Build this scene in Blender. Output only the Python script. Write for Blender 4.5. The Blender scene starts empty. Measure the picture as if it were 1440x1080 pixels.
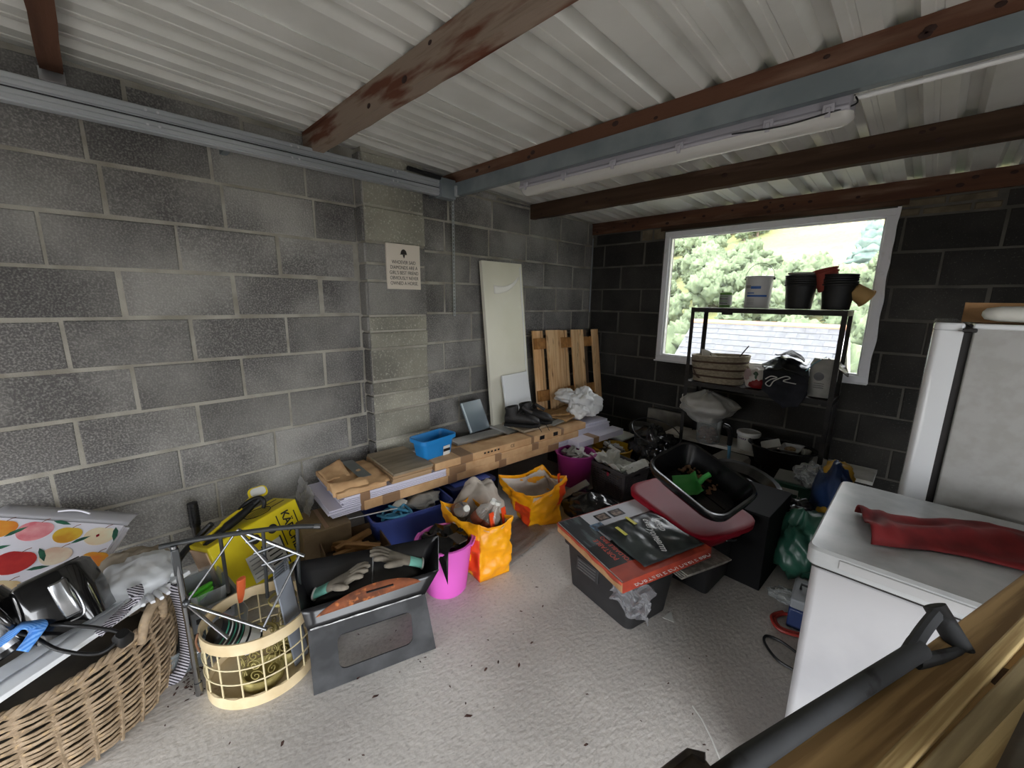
import bpy, bmesh, math, random
from mathutils import Vector, Matrix, noise, Euler
SC = bpy.context.scene
COL = SC.collection
PI = math.pi
def rad(a): return math.radians(a)
def lin(h):
    if isinstance(h, str):
        h = h.lstrip('#'); h = [int(h[i:i+2], 16)/255 for i in (0, 2, 4)]
        return tuple(x/12.92 if x <= .04045 else ((x+.055)/1.055)**2.4 for x in h)
    return tuple(h)

# ------------------------------------------------------------------ camera
cam_d = bpy.data.cameras.new('camera'); cam = bpy.data.objects.new('camera', cam_d); COL.objects.link(cam)
cam_d.sensor_width = 36; cam_d.lens = 581.97*36/1440; cam_d.clip_start = .02; cam_d.clip_end = 600
yaw, pit, rol = rad(-44.940), rad(-11.578), rad(0.7148)
fw = Vector((math.sin(yaw)*math.cos(pit), math.cos(yaw)*math.cos(pit), math.sin(pit)))
rt = Vector((math.cos(yaw), -math.sin(yaw), 0)); up = rt.cross(fw)
r2 = math.cos(rol)*rt + math.sin(rol)*up; u2 = -math.sin(rol)*rt + math.cos(rol)*up
cam.matrix_world = Matrix(((r2.x, u2.x, -fw.x, 2.6713), (r2.y, u2.y, -fw.y, -3.8743), (r2.z, u2.z, -fw.z, 1.4620), (0, 0, 0, 1)))
SC.camera = cam
# ------------------------------------------------------------------ sky and daylight openings
W = bpy.data.worlds.new('overcast_sky'); SC.world = W; W.use_nodes = True
bg = W.node_tree.nodes['Background']; bg.inputs['Color'].default_value = (.93, .96, 1.0, 1); bg.inputs['Strength'].default_value = 1.0
DOOR = (-5.2, -2.9, 1.75, 4.5)      # garage doorway in the side wall: y0, y1, height, x
FRONT = -5.3
FDOOR = (.1, 2.3, .8)                  # half-raised garage door behind the camera: x0, x1, gap height
WIN = (.807, 2.405, .90, 2.088)      # window x0, x1, z0, z1
def portal(name, loc, rot, sx, sy):
    l = bpy.data.lights.new(name, 'AREA'); l.shape = 'RECTANGLE'; l.size = sx; l.size_y = sy; l.cycles.is_portal = True
    o = bpy.data.objects.new(name, l); o.location = loc; o.rotation_euler = rot; COL.objects.link(o)
portal('door_daylight_portal', (DOOR[3]+.02, (DOOR[0]+DOOR[1])/2, DOOR[2]/2), (0, PI/2, 0), DOOR[2], DOOR[1]-DOOR[0])
portal('front_daylight_portal', ((FDOOR[0]+FDOOR[1])/2, FRONT-.02, FDOOR[2]/2), (PI/2, 0, 0), FDOOR[1]-FDOOR[0], FDOOR[2])
portal('window_daylight_portal', ((WIN[0]+WIN[1])/2, .24, (WIN[2]+WIN[3])/2), (-PI/2, 0, 0), WIN[1]-WIN[0], WIN[3]-WIN[2])
SC.view_settings.view_transform = 'Standard'; SC.view_settings.look = 'None'; SC.view_settings.gamma = 1
SC.view_settings.use_curve_mapping = False; SC.view_settings.exposure = 3.65

# ------------------------------------------------------------------ helpers
MATS = {}
def nn(nt, t, **kw):
    n = nt.nodes.new(t)
    for k, v in kw.items():
        if hasattr(n, k): setattr(n, k, v)
        else: n.inputs[k].default_value = v
    return n
def mat(name, col, rough=.6, metal=0, c2=None, vs=8, lo=.4, hi=.62, bump=0, bs=60, spec=.5, trans=0, alpha=1, st=(1, 1, 1),
        rv=0, c3=None, vs3=120, lo3=.6, hi3=.68, st3=(1, 1, 1), world=False, emit=None, detail=5, coat=0, sss=0):
    if name in MATS: return MATS[name]
    m = bpy.data.materials.new(name); m.use_nodes = True; nt = m.node_tree; L = nt.links.new
    b = nt.nodes['Principled BSDF']
    b.inputs['Roughness'].default_value = rough; b.inputs['Metallic'].default_value = metal
    b.inputs['Specular IOR Level'].default_value = spec; b.inputs['Coat Weight'].default_value = coat
    if trans: b.inputs['Transmission Weight'].default_value = trans
    if alpha < 1: b.inputs['Alpha'].default_value = alpha
    c = lin(col) + (1,)
    b.inputs['Base Color'].default_value = c
    src = None
    if c2 or c3 or bump:
        if world: src = nn(nt, 'ShaderNodeNewGeometry').outputs['Position']
        else: src = nn(nt, 'ShaderNodeTexCoord').outputs['Object']
    def tex(scale, stretch, dt):
        mp = nn(nt, 'ShaderNodeMapping'); mp.inputs['Scale'].default_value = stretch; L(src, mp.inputs['Vector'])
        if not world:
            oi = nn(nt, 'ShaderNodeObjectInfo'); ml = nn(nt, 'ShaderNodeMath', operation='MULTIPLY'); ml.inputs[1].default_value = 37.0
            L(oi.outputs['Random'], ml.inputs[0]); cb = nn(nt, 'ShaderNodeCombineXYZ')
            for i in range(3): L(ml.outputs[0], cb.inputs[i])
            L(cb.outputs[0], mp.inputs['Location'])
        t = nn(nt, 'ShaderNodeTexNoise'); t.inputs['Scale'].default_value = scale; t.inputs['Detail'].default_value = dt
        L(mp.outputs[0], t.inputs['Vector']); return t.outputs['Fac']
    out = None
    def mixin(prev, other, scale, stretch, a, z):
        f = tex(scale, stretch, detail)
        mr = nn(nt, 'ShaderNodeMapRange'); mr.inputs['From Min'].default_value = a; mr.inputs['From Max'].default_value = z; L(f, mr.inputs['Value'])
        mx = nn(nt, 'ShaderNodeMix', data_type='RGBA'); L(mr.outputs[0], mx.inputs['Factor'])
        if prev is None: mx.inputs['A'].default_value = c
        else: L(prev, mx.inputs['A'])
        mx.inputs['B'].default_value = lin(other)+(1,)
        return mx.outputs['Result']
    if c2: out = mixin(None, c2, vs, st, lo, hi)
    if c3: out = mixin(out, c3, vs3, st3, lo3, hi3)
    if rv:
        oi = nn(nt, 'ShaderNodeObjectInfo'); mr = nn(nt, 'ShaderNodeMapRange'); mr.inputs['To Min'].default_value = 1-rv; mr.inputs['To Max'].default_value = 1+rv
        L(oi.outputs['Random'], mr.inputs['Value']); hs = nn(nt, 'ShaderNodeHueSaturation'); L(mr.outputs[0], hs.inputs['Value'])
        if out is None: hs.inputs['Color'].default_value = c
        else: L(out, hs.inputs['Color'])
        out = hs.outputs[0]
    if out is not None: L(out, b.inputs['Base Color'])
    if bump:
        bp = nn(nt, 'ShaderNodeBump'); bp.inputs['Strength'].default_value = bump; bp.inputs['Distance'].default_value = .004
        L(tex(bs, st3 if st3 != (1, 1, 1) else st, 4), bp.inputs['Height']); L(bp.outputs[0], b.inputs['Normal'])
    if emit:
        b.inputs['Emission Color'].default_value = c; b.inputs['Emission Strength'].default_value = emit
    MATS[name] = m; return m

def film(name, col, alpha=.35, rough=.25):
    """thin clear or cloudy plastic sheet: part see-through, part glossy film"""
    if name in MATS: return MATS[name]
    m = bpy.data.materials.new(name); m.use_nodes = True; nt = m.node_tree; L = nt.links.new
    b = nt.nodes['Principled BSDF']; b.inputs['Base Color'].default_value = lin(col)+(1,); b.inputs['Roughness'].default_value = rough
    tr = nn(nt, 'ShaderNodeBsdfTransparent'); mx = nn(nt, 'ShaderNodeMixShader'); fr = nn(nt, 'ShaderNodeFresnel'); fr.inputs['IOR'].default_value = 1.45
    ad = nn(nt, 'ShaderNodeMath', operation='ADD', use_clamp=True); ad.inputs[1].default_value = alpha; L(fr.outputs[0], ad.inputs[0])
    L(ad.outputs[0], mx.inputs[0]); L(tr.outputs[0], mx.inputs[1]); L(b.outputs[0], mx.inputs[2])
    L(mx.outputs[0], nt.nodes['Material Output'].inputs['Surface']); MATS[name] = m; return m

def stripes(name, c1, c2, scale, rot=(0, 0, 45), rough=.85):
    if name in MATS: return MATS[name]
    m = bpy.data.materials.new(name); m.use_nodes = True; nt = m.node_tree; L = nt.links.new; b = nt.nodes['Principled BSDF']; b.inputs['Roughness'].default_value = rough
    tc = nn(nt, 'ShaderNodeTexCoord'); mp = nn(nt, 'ShaderNodeMapping'); mp.inputs['Rotation'].default_value = [rad(a) for a in rot]; L(tc.outputs['Object'], mp.inputs['Vector'])
    w = nn(nt, 'ShaderNodeTexWave'); w.inputs['Scale'].default_value = scale; w.inputs['Distortion'].default_value = .6; w.inputs['Detail Scale'].default_value = 4; L(mp.outputs[0], w.inputs['Vector'])
    r = nn(nt, 'ShaderNodeMapRange'); r.inputs['From Min'].default_value = .4; r.inputs['From Max'].default_value = .6; L(w.outputs['Fac'], r.inputs['Value'])
    mx = nn(nt, 'ShaderNodeMix', data_type='RGBA'); L(r.outputs[0], mx.inputs['Factor']); mx.inputs['A'].default_value = lin(c1)+(1,); mx.inputs['B'].default_value = lin(c2)+(1,)
    L(mx.outputs['Result'], b.inputs['Base Color']); MATS[name] = m; return m
def TR(loc=(0, 0, 0), rot=(0, 0, 0), sc=(1, 1, 1)):
    return Matrix.LocRotScale(Vector(loc), Euler([rad(a) for a in rot]), Vector(sc))
def rrect(w, d, r, n=4, cx=0, cy=0):
    r = min(r, w/2-1e-4, d/2-1e-4); p = []
    for k, (sx, sy) in enumerate(((1, 1), (-1, 1), (-1, -1), (1, -1))):
        for i in range(n+1):
            a = PI/2*(k + i/n); p.append((cx+sx*(w/2-r)+r*math.cos(a), cy+sy*(d/2-r)+r*math.sin(a)))
    return p
class MB:
    def __init__(s): s.v = []; s.f = []; s.mi = []
    def add(s, vs, fs, M=None, mi=0):
        o = len(s.v)
        s.v += [tuple(M @ Vector(p)) for p in vs] if M else [tuple(p) for p in vs]
        s.f += [tuple(i+o for i in f) for f in fs]; s.mi += [mi]*len(fs); return s
    def box(s, c, d, M=None, mi=0, tp=1.0, tpy=None):
        x, y, z = c; a, b, h = d[0]/2, d[1]/2, d[2]/2; ty = tp if tpy is None else tpy
        vs = [(x+i*a*(tp if k > 0 else 1), y+j*b*(ty if k > 0 else 1), z+k*h) for k in (-1, 1) for j in (-1, 1) for i in (-1, 1)]
        return s.add(vs, [(0, 2, 3, 1), (4, 5, 7, 6), (0, 1, 5, 4), (2, 6, 7, 3), (0, 4, 6, 2), (1, 3, 7, 5)], M, mi)
    def loft(s, rings, M=None, mi=0, cap0=True, cap1=True, closed=False):
        n = len(rings[0]); vs = [p for r in rings for p in r]; fs = []
        k = len(rings)
        for a in range(k if closed else k-1):
            b = (a+1) % k
            for i in range(n):
                j = (i+1) % n; fs.append((a*n+i, a*n+j, b*n+j, b*n+i))
        if cap0 and not closed: fs.append(tuple(range(n-1, -1, -1)))
        if cap1 and not closed: fs.append(tuple(range((k-1)*n, k*n)))
        return s.add(vs, fs, M, mi)
    def tube(s, pts, r, n=8, M=None, mi=0, closed=False, flat=1.0):
        P = [Vector(p) for p in pts]; k = len(P); rings = []; nrm = None
        for i in range(k):
            if closed: t = P[(i+1) % k]-P[i-1]
            else: t = P[min(i+1, k-1)]-P[max(i-1, 0)]
            t.normalize()
            if nrm is None:
                nrm = t.cross(Vector((0, 0, 1)));
                if nrm.length < .05: nrm = t.cross(Vector((1, 0, 0)))
            nrm = (nrm - t*nrm.dot(t)).normalized(); bi = t.cross(nrm)
            rr = r[i] if isinstance(r, (list, tuple)) else r
            rings.append([P[i]+nrm*math.cos(2*PI*q/n)*rr+bi*math.sin(2*PI*q/n)*rr*flat for q in range(n)])
        return s.loft(rings, M, mi, closed=closed)
    def cyl(s, p0, p1, r0, r1=None, n=14, M=None, mi=0): return s.tube([p0, p1], [r0, r0 if r1 is None else r1], n, M, mi)
    def lathe(s, prof, n=28, M=None, mi=0, cap0=True, cap1=True, closed=False, fn=None):
        rings = []
        for r, z in prof:
            rg = [(r*math.cos(2*PI*i/n), r*math.sin(2*PI*i/n), z) for i in range(n)]
            rings.append([fn(p, i) for i, p in enumerate(rg)] if fn else rg)
        return s.loft(rings, M, mi, cap0, cap1, closed)
    def prism(s, poly, z0, z1, M=None, mi=0):
        return s.loft([[(x, y, z0) for x, y in poly], [(x, y, z1) for x, y in poly]], M, mi)
    def tub(s, prof, M=None, mi=0, n=4, cap0=True, cap1=True):
        """prof: list of (w, d, r, z) rounded-rectangle rings"""
        return s.loft([[(x, y, z) for x, y in rrect(w, d, r, n)] for w, d, r, z in prof], M, mi, cap0, cap1)
    def grid(s, nu, nv, fn, M=None, mi=0):
        vs = [fn(u/nu, v/nv) for v in range(nv+1) for u in range(nu+1)]
        fs = [(v*(nu+1)+u, v*(nu+1)+u+1, (v+1)*(nu+1)+u+1, (v+1)*(nu+1)+u) for v in range(nv) for u in range(nu)]
        return s.add(vs, fs, M, mi)
    def blob(s, c, rx, ry, rz, amp=.15, fr=3, seed=0, n=20, M=None, mi=0, sharp=False, flat=None):
        vs = []; fs = []
        for j in range(n+1):
            t = PI*j/n
            for i in range(2*n):
                p = PI*i/n; d = Vector((math.sin(t)*math.cos(p), math.sin(t)*math.sin(p), math.cos(t)))
                q = d*fr+Vector((seed*3.7, seed*1.3, seed*7.1))
                if sharp: e = noise.fractal(q*.8, .9, 2.0, 3)*.8+(noise.ridged_multi_fractal(q*.7, 1.0, 2.0, 2, 1.0, 1.6)-1.1)*.28
                else: e = noise.fractal(q, .8, 2.0, 4)
                k = 1+amp*e; z = d.z*rz*k
                if flat is not None and z < -flat: z = -flat
                vs.append((c[0]+d.x*rx*k, c[1]+d.y*ry*k, c[2]+z))
        for j in range(n):
            for i in range(2*n):
                a = j*2*n+i; b = j*2*n+(i+1) % (2*n); fs.append((a, a+2*n, b+2*n, b))
        return s.add(vs, fs, M, mi)
    def mesh(s, name, smooth=None, merge=False):
        me = bpy.data.meshes.new(name); me.from_pydata(s.v, [], s.f)
        bm = bmesh.new(); bm.from_mesh(me)
        bm.faces.ensure_lookup_table()
        for f, i in zip(bm.faces, s.mi): f.material_index = i
        if merge: bmesh.ops.remove_doubles(bm, verts=bm.verts, dist=1e-5)
        bmesh.ops.recalc_face_normals(bm, faces=bm.faces); bm.to_mesh(me); bm.free()
        if smooth is not None:
            me.polygons.foreach_set('use_smooth', [True]*len(me.polygons))
            if smooth < 170: me.set_sharp_from_angle(angle=rad(smooth))
        return me
    def build(s, name, m, parent=None, bev=0, smooth=35, sub=0, solid=0, seg=2, loc=None, rot=None, merge=False, off=0):
        me = s.mesh(name, smooth, merge)
        for x in (m if isinstance(m, (list, tuple)) else [m]): me.materials.append(x)
        return link(name, me, parent, bev, sub, solid, seg, loc, rot, off)
def link(name, me, parent=None, bev=0, sub=0, solid=0, seg=2, loc=None, rot=None, off=0):
    o = bpy.data.objects.new(name, me); COL.objects.link(o); o.parent = parent
    if loc is not None: o.location = loc
    if rot is not None: o.rotation_euler = [rad(a) for a in rot]
    if solid:
        q = o.modifiers.new('solid', 'SOLIDIFY'); q.thickness = solid; q.offset = off
    if bev:
        q = o.modifiers.new('bevel', 'BEVEL'); q.width = bev; q.segments = seg; q.limit_method = 'ANGLE'; q.angle_limit = rad(40)
    if sub:
        q = o.modifiers.new('sub', 'SUBSURF'); q.levels = sub; q.render_levels = sub
    return o
def tag(o, label, cat, group=None, kind=None):
    if label: o['label'] = label
    if cat: o['category'] = cat
    if group: o['group'] = group
    if kind: o['kind'] = kind
    return o
def thing(name, label, cat, loc=(0, 0, 0), rot=(0, 0, 0), group=None, kind=None):
    o = bpy.data.objects.new(name, None); o.empty_display_size = .05; COL.objects.link(o)
    o.location = loc; o.rotation_euler = [rad(a) for a in rot]; return tag(o, label, cat, group, kind)
def struct(o): o['kind'] = 'structure'; return o
def text(s, size, m, parent, loc, rot, align='CENTER', ext=.0004, name='lettering', sx=1, shear=0, bold=0):
    cu = bpy.data.curves.new(name, 'FONT'); cu.body = s; cu.size = size; cu.align_x = align; cu.align_y = 'CENTER'; cu.extrude = ext; cu.shear = shear; cu.offset = bold
    cu.materials.append(m); tmp = bpy.data.objects.new(name, cu); COL.objects.link(tmp); dg = bpy.context.evaluated_depsgraph_get()
    me = bpy.data.meshes.new_from_object(tmp.evaluated_get(dg)); bpy.data.objects.remove(tmp); me.materials.clear(); me.materials.append(m)
    o = bpy.data.objects.new(name, me); COL.objects.link(o); o.parent = parent; o.location = loc
    o.rotation_euler = rot if isinstance(rot, Euler) else Euler([rad(a) for a in rot]); o.scale = (sx, 1, 1); return o
def copy_tree(o, parent=None):
    c = o.copy(); COL.objects.link(c); c.parent = parent
    for ch in list(o.children): copy_tree(ch, c)
    return c
def bez(p0, p1, p2, p3, n=12):
    P = [Vector(p) for p in (p0, p1, p2, p3)]
    return [P[0]*(1-t)**3+P[1]*3*t*(1-t)**2+P[2]*3*t*t*(1-t)+P[3]*t**3 for t in [i/n for i in range(n+1)]]
def spline(pts, n=6, closed=False):
    P = [Vector(p) for p in pts]; k = len(P); o = []
    for i in range(k if closed else k-1):
        g = lambda j: P[j % k] if closed else P[max(0, min(k-1, j))]
        a, b, c, d = g(i-1), g(i), g(i+1), g(i+2)
        for q in range(n):
            t = q/n; o.append(.5*((2*b)+(c-a)*t+(2*a-5*b+4*c-d)*t*t+(3*b-a-3*c+d)*t**3))
    if not closed: o.append(P[-1])
    return o

# ------------------------------------------------------------------ setting: materials
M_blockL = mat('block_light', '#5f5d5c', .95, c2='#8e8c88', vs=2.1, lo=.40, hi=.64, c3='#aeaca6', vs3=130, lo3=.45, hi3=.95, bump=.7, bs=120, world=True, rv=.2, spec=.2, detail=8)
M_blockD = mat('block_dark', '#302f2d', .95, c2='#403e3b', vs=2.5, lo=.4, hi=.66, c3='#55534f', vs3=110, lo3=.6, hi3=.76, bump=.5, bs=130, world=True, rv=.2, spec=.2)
M_blockP = mat('block_pier', '#807e75', .95, c2='#a09d90', vs=2.6, lo=.36, hi=.62, c3='#c0bdb0', vs3=90, lo3=.56, hi3=.72, bump=.6, bs=120, world=True, rv=.2, spec=.2)
M_mort = mat('mortar', '#a9a59b', .95, c2='#8d897e', vs=6, bump=.5, bs=160, world=True, spec=.2)
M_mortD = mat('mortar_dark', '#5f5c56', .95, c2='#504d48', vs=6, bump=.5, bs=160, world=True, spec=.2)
M_brick = mat('pale_brick', '#756a58', .95, c2='#5d5446', vs=9, bump=.4, bs=90, world=True, rv=.12, spec=.2)
M_conc = mat('concrete_floor', '#c6c1bb', .9, c2='#aca7a2', vs=1.5, lo=.38, hi=.66, c3='#98938d', vs3=85, lo3=.52, hi3=.86, bump=.7, bs=70, world=True, spec=.25, st3=(1, .6, 1), detail=8)
M_sheet = mat('white_roof_sheet', '#d6d5cf', .42, c2='#c9c8c1', vs=3, world=True, spec=.5)
M_beam = mat('stained_timber', '#5f4030', .8, c2='#472e22', vs=4, st=(.18, 3, 3), lo=.38, hi=.62, c3='#806757', vs3=2.2, lo3=.55, hi3=.72, st3=(.6, 4, 4), bump=.35, bs=30, world=True, spec=.25)
M_beam1 = mat('weathered_timber', '#643e2e', .85, c2='#8a7a6c', vs=3.2, st=(.7, 3, 4), lo=.42, hi=.52, c3='#4a2517', vs3=5, lo3=.58, hi3=.72, st3=(.2, 4, 4), bump=.5, bs=30, world=True, spec=.2)
M_beamD = mat('brown_timber', '#4c3a2d', .85, c2='#382a20', vs=4, st=(.18, 3, 3), c3='#665043', vs3=2.5, lo3=.55, hi3=.7, st3=(.5, 4, 4), bump=.35, bs=30, world=True, spec=.2)
M_galv = mat('galvanised_steel', '#b6babd', .42, .25, c2='#9da2a6', vs=7, st=(1, .15, 1), world=True)
M_galv2 = mat('galvanised_plain', '#8f979b', .5, .5, c2='#7d868b', vs=5, world=True)
M_upvc = mat('window_upvc', '#e6e6ea', .35, c2='#d2d1d0', vs=20, lo=.6, hi=.8)
M_steel = mat('bright_steel', '#c9cbcd', .28, .9)
M_black = mat('black_plastic', '#131314', .45, spec=.4)
M_white = mat('white_paint', '#e4e4e2', .5)
M_knot = mat('knot', '#2c150d', .8)

def roofz(y): return 2.25-.0395*y
# floor
g = MB(); nx, ny = 60, 80
g.grid(nx, ny, lambda u, v: (-.2+5.0*u, FRONT-.2+(.4-FRONT)*v, .0025*noise.noise(Vector((u*18, v*22, 0)))), None)
fl = struct(g.build('floor', M_conc, smooth=180)); fl['label'] = 'pale rough concrete garage floor slab'
# block walls: pieces share meshes by size
_bm = {}
def block_mesh(l, h, m, ax, var):
    k = (round(l, 3), round(h, 3), m.name, ax, var)
    if k in _bm: return _bm[k]
    R = random.Random(var*91+int(l*1000)); b = bmesh.new(); bmesh.ops.create_cube(b, size=1)
    d = .05
    for v in b.verts:
        v.co.x *= l; v.co.z *= h; v.co.y *= d
        v.co.x += R.uniform(-.004, .004); v.co.z += R.uniform(-.003, .003)
    fr = [e for e in b.edges if all(v.co.y > 0 for v in e.verts)]
    bmesh.ops.bevel(b, geom=fr, offset=.006, segments=1, affect='EDGES')
    if ax == 'L':     # faces +X
        bmesh.ops.transform(b, matrix=Matrix.Rotation(-PI/2, 4, 'Z'), verts=b.verts)
    else:             # faces -Y
        bmesh.ops.transform(b, matrix=Matrix.Rotation(PI, 4, 'Z'), verts=b.verts)
    me = bpy.data.meshes.new('block'); b.to_mesh(me); b.free(); me.materials.append(m); _bm[k] = me; return me
RB = random.Random(4)
def lay(parent, ax, a0, a1, z0, z1, joint, m, plane=0.0, gap=.014, name='block', L=.45, pv=.003):
    """one course of blocks from a0 to a1 along the wall, with a joint at 'joint'"""
    s = joint - math.ceil((joint-a0)/L)*L
    while s < a1-.02:
        p, q = max(s, a0), min(s+L, a1)
        if q-p > .03:
            l, h = q-p-gap, z1-z0-gap
            full = abs(q-p-L) < .003
            me = block_mesh(l if not full else L-gap, h, m, ax, RB.randrange(4) if full else 0)
            o = bpy.data.objects.new(name, me); COL.objects.link(o); o.parent = parent
            j = RB.uniform(-pv, pv)
            o.location = (plane-.025+j, (p+q)/2, (z0+z1)/2) if ax == 'L' else ((p+q)/2, plane+.025+j, (z0+z1)/2)
        s += L
# left wall core
wl = MB(); poly = [(FRONT-.2, -.05), (.2, -.05), (.2, roofz(.2)), (FRONT-.2, roofz(FRONT-.2))]
wl.loft([[(-.2, y, z) for y, z in poly], [(-.004, y, z) for y, z in poly]])
WL = struct(wl.build('wall_left', M_mort, smooth=None)); WL['label'] = 'grey concrete block wall with pale mortar joints'
JL = {-3: -3.55, -2: -3.806, -1: -3.772, 0: -3.985, 1: -3.769, 2: -3.978, 3: -3.777, 4: -4.0, 5: -3.654, 6: -3.518, 7: -3.74}
JR = {-3: -1.2, -2: -1.445, -1: -1.484, 0: -.784, 1: -.591, 2: -.777, 3: -1.956, 4: -1.692, 5: -1.816, 6: -1.69, 7: -1.5}
for k in range(-3, 8):
    zt = 1.35-(k-2)*.225
    if k > -3:
        lay(WL, 'L', -4.55, -2.615, zt-.225, zt, JL[k], M_blockL); lay(WL, 'L', -2.17, 0, zt-.225, zt, JR[k], M_blockL)
    else:
        y = -4.55
        while y < -.5:
            t = roofz(min(y+.45, 0))-.002
            if not -2.9 < y < -2.2 and t-2.25 > .03: lay(WL, 'L', y, y+.45, 2.25, t, y, M_blockL)
            y += .45
# pier standing proud of the left wall
pr = MB(); pr.loft([[(x, y, -.02) for x, y in ((-.1, -2.607), (.092, -2.607), (.092, -2.178), (-.1, -2.178))], [(x, y, z) for x, y, z in ((-.1, -2.607, roofz(-2.6)), (.092, -2.607, roofz(-2.6)), (.092, -2.178, roofz(-2.18)), (-.1, -2.178, roofz(-2.18)))]])
PR = pr.build('pier', M_mort, WL, smooth=None)
zs = [0, .225, .36, .484, .688, .81, .902, 1.124, 1.24, 1.343, 1.566, 1.676, 1.806, 2.023, 2.235, 2.33]
for i in range(len(zs)-1):
    lay(PR, 'L', -2.615, -2.17, zs[i], zs[i+1], -2.615, M_blockP if i not in (9, 10, 11) else M_blockL, .1, name='block', pv=.007)
    o = MB().box((0, 0, 0), (.088, .03, zs[i+1]-zs[i]-.014)).build('block', M_blockL, PR, bev=.006, smooth=None, loc=(.045, -2.604+RB.uniform(-.006, .004), (zs[i]+zs[i+1])/2))
# back wall around the window
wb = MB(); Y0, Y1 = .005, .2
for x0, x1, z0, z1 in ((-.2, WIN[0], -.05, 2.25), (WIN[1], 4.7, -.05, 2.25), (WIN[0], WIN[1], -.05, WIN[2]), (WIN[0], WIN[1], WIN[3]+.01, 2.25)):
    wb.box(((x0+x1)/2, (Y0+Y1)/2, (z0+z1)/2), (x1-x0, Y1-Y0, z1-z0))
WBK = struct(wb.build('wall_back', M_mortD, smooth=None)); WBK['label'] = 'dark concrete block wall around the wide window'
JB = {-1: .60, 0: .36, 1: .148, 2: .36, 3: .16, 4: .36, 5: .155, 6: .365, 7: .478}
for k in range(-1, 8):
    zt = 1.35-(k-2)*.225
    if k == -1: zt0, zt1 = 1.80+.0, 2.025
    zt1 = zt; zt0 = zt-.225
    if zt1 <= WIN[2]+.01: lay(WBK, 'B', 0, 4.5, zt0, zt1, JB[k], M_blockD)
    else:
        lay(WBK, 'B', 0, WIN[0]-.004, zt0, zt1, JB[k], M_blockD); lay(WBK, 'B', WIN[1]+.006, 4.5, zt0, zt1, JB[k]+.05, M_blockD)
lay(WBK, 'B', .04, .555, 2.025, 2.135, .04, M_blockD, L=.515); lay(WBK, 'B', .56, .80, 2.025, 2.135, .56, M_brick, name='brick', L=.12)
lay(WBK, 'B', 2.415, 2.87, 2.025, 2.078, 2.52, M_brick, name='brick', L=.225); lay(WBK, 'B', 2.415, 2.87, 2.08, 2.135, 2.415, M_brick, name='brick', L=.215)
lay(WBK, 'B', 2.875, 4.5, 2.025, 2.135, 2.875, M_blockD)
MB().box(((WIN[0]+WIN[1])/2, .03, 2.118), (WIN[1]-WIN[0]+.1, .07, .036)).build('timber_lintel', M_beamD, WBK, smooth=None)
# walls out of view: right side and front with the open garage doorway
wr = MB(); X = DOOR[3]+.1
for y0, y1, z0, z1 in ((FRONT-.2, DOOR[0], -.05, 2.7), (DOOR[1], .2, -.05, 2.7), (DOOR[0], DOOR[1], DOOR[2], 2.7)): wr.box((X, (y0+y1)/2, (z0+z1)/2), (.2, y1-y0, z1-z0))
o = struct(wr.build('wall_right', M_blockL, smooth=None)); o['label'] = 'block wall with the open garage doorway beyond the freezer'
wf = MB()
for x0, x1, z0, z1 in ((-.3, FDOOR[0], -.1, 2.7), (FDOOR[1], 4.7, -.1, 2.7), (FDOOR[0], FDOOR[1], FDOOR[2], 2.7)): wf.box(((x0+x1)/2, FRONT-.1, (z0+z1)/2), (x1-x0, .2, z1-z0))
o = struct(wf.build('wall_front', M_blockL, smooth=None)); o['label'] = 'plain grey block wall behind the camera'
# ceiling of box-profile sheets
CE = struct(thing('ceiling', None, None)); CE['label'] = 'white box-profile metal roof sheets'
ribs = [2.277+.19*n for n in range(-14, 14)]
bnd = [-.3, .902, 1.742, 2.70, 3.65, 4.85]
for i in range(5):
    a, b = bnd[i], bnd[i+1]+.03; pr = [(a, 0)]
    for x in ribs:
        if a+.06 < x < b-.06 or abs(x-b) < .08 and False:
            pr += [(x-.043, 0), (x-.02, .046), (x+.02, .046), (x+.043, 0), (x+.072, 0), (x+.075, .003), (x+.092, .003), (x+.095, 0)]
    pr = sorted(set(p for p in pr if p[0] <= b)); pr = [p for p in pr] + [(b, 0)]
    dz = .005*(i % 2)
    g = MB(); n = len(pr)
    vs = [(x, y, roofz(y)+z+dz) for y in (-5.65, .3) for x, z in pr]
    g.add(vs, [(k, k+1, n+k+1, n+k) for k in range(n-1)])
    g.build('roof_sheet', M_sheet, CE, smooth=None, solid=.0012)
# roof beams
def beam(y0, y1, z0, m, label, x0=-.06, x1=4.55, knots=0, tilt=0):
    zt = roofz((y0+y1)/2)-.001; g = MB(); R = random.Random(int(abs(y0)*100)); rings = []
    n = 40
    for i in range(n+1):
        x = x0+(x1-x0)*i/n; e = .0022
        rings.append([(x, y0+R.uniform(-e, e), z0+R.uniform(-e, e)), (x, y1+R.uniform(-e, e), z0+R.uniform(-e, e)), (x, y1, roofz(y1)-.001), (x, y0, roofz(y0)-.001)])
    g.loft(rings); o = struct(g.build('roof_beam', m, None, smooth=None)); o['label'] = label
    if knots:
        k = MB()
        for i in range(knots):
            x = R.uniform(x0+.1, x1-.2); z = R.uniform(z0+.02, zt-.02); r = R.uniform(.004, .01)
            k.lathe([(r*1.7, 0), (r, .0015)], 8, TR((x, y0-.0015, z), (90, 0, 0), (1.2, .8, 1)))
        k.build('knot', M_knot, o)
    return o
beam(-3.897, -3.832, 2.325, M_beam, 'stained timber roof beam ending at a steel bracket above the door track', x0=.06)
beam(-2.911, -2.853, 2.240, M_beam1, 'thick weathered roof beam with flaking grey surface', knots=7, x0=.02)
beam(-1.955, -1.892, 2.252, M_beam, 'red-brown roof beam carried on the galvanised cross rail', knots=16)
beam(-.990, -.930, 2.167, M_beamD, 'dark brown roof beam between the tube light and the window', knots=12)
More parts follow.
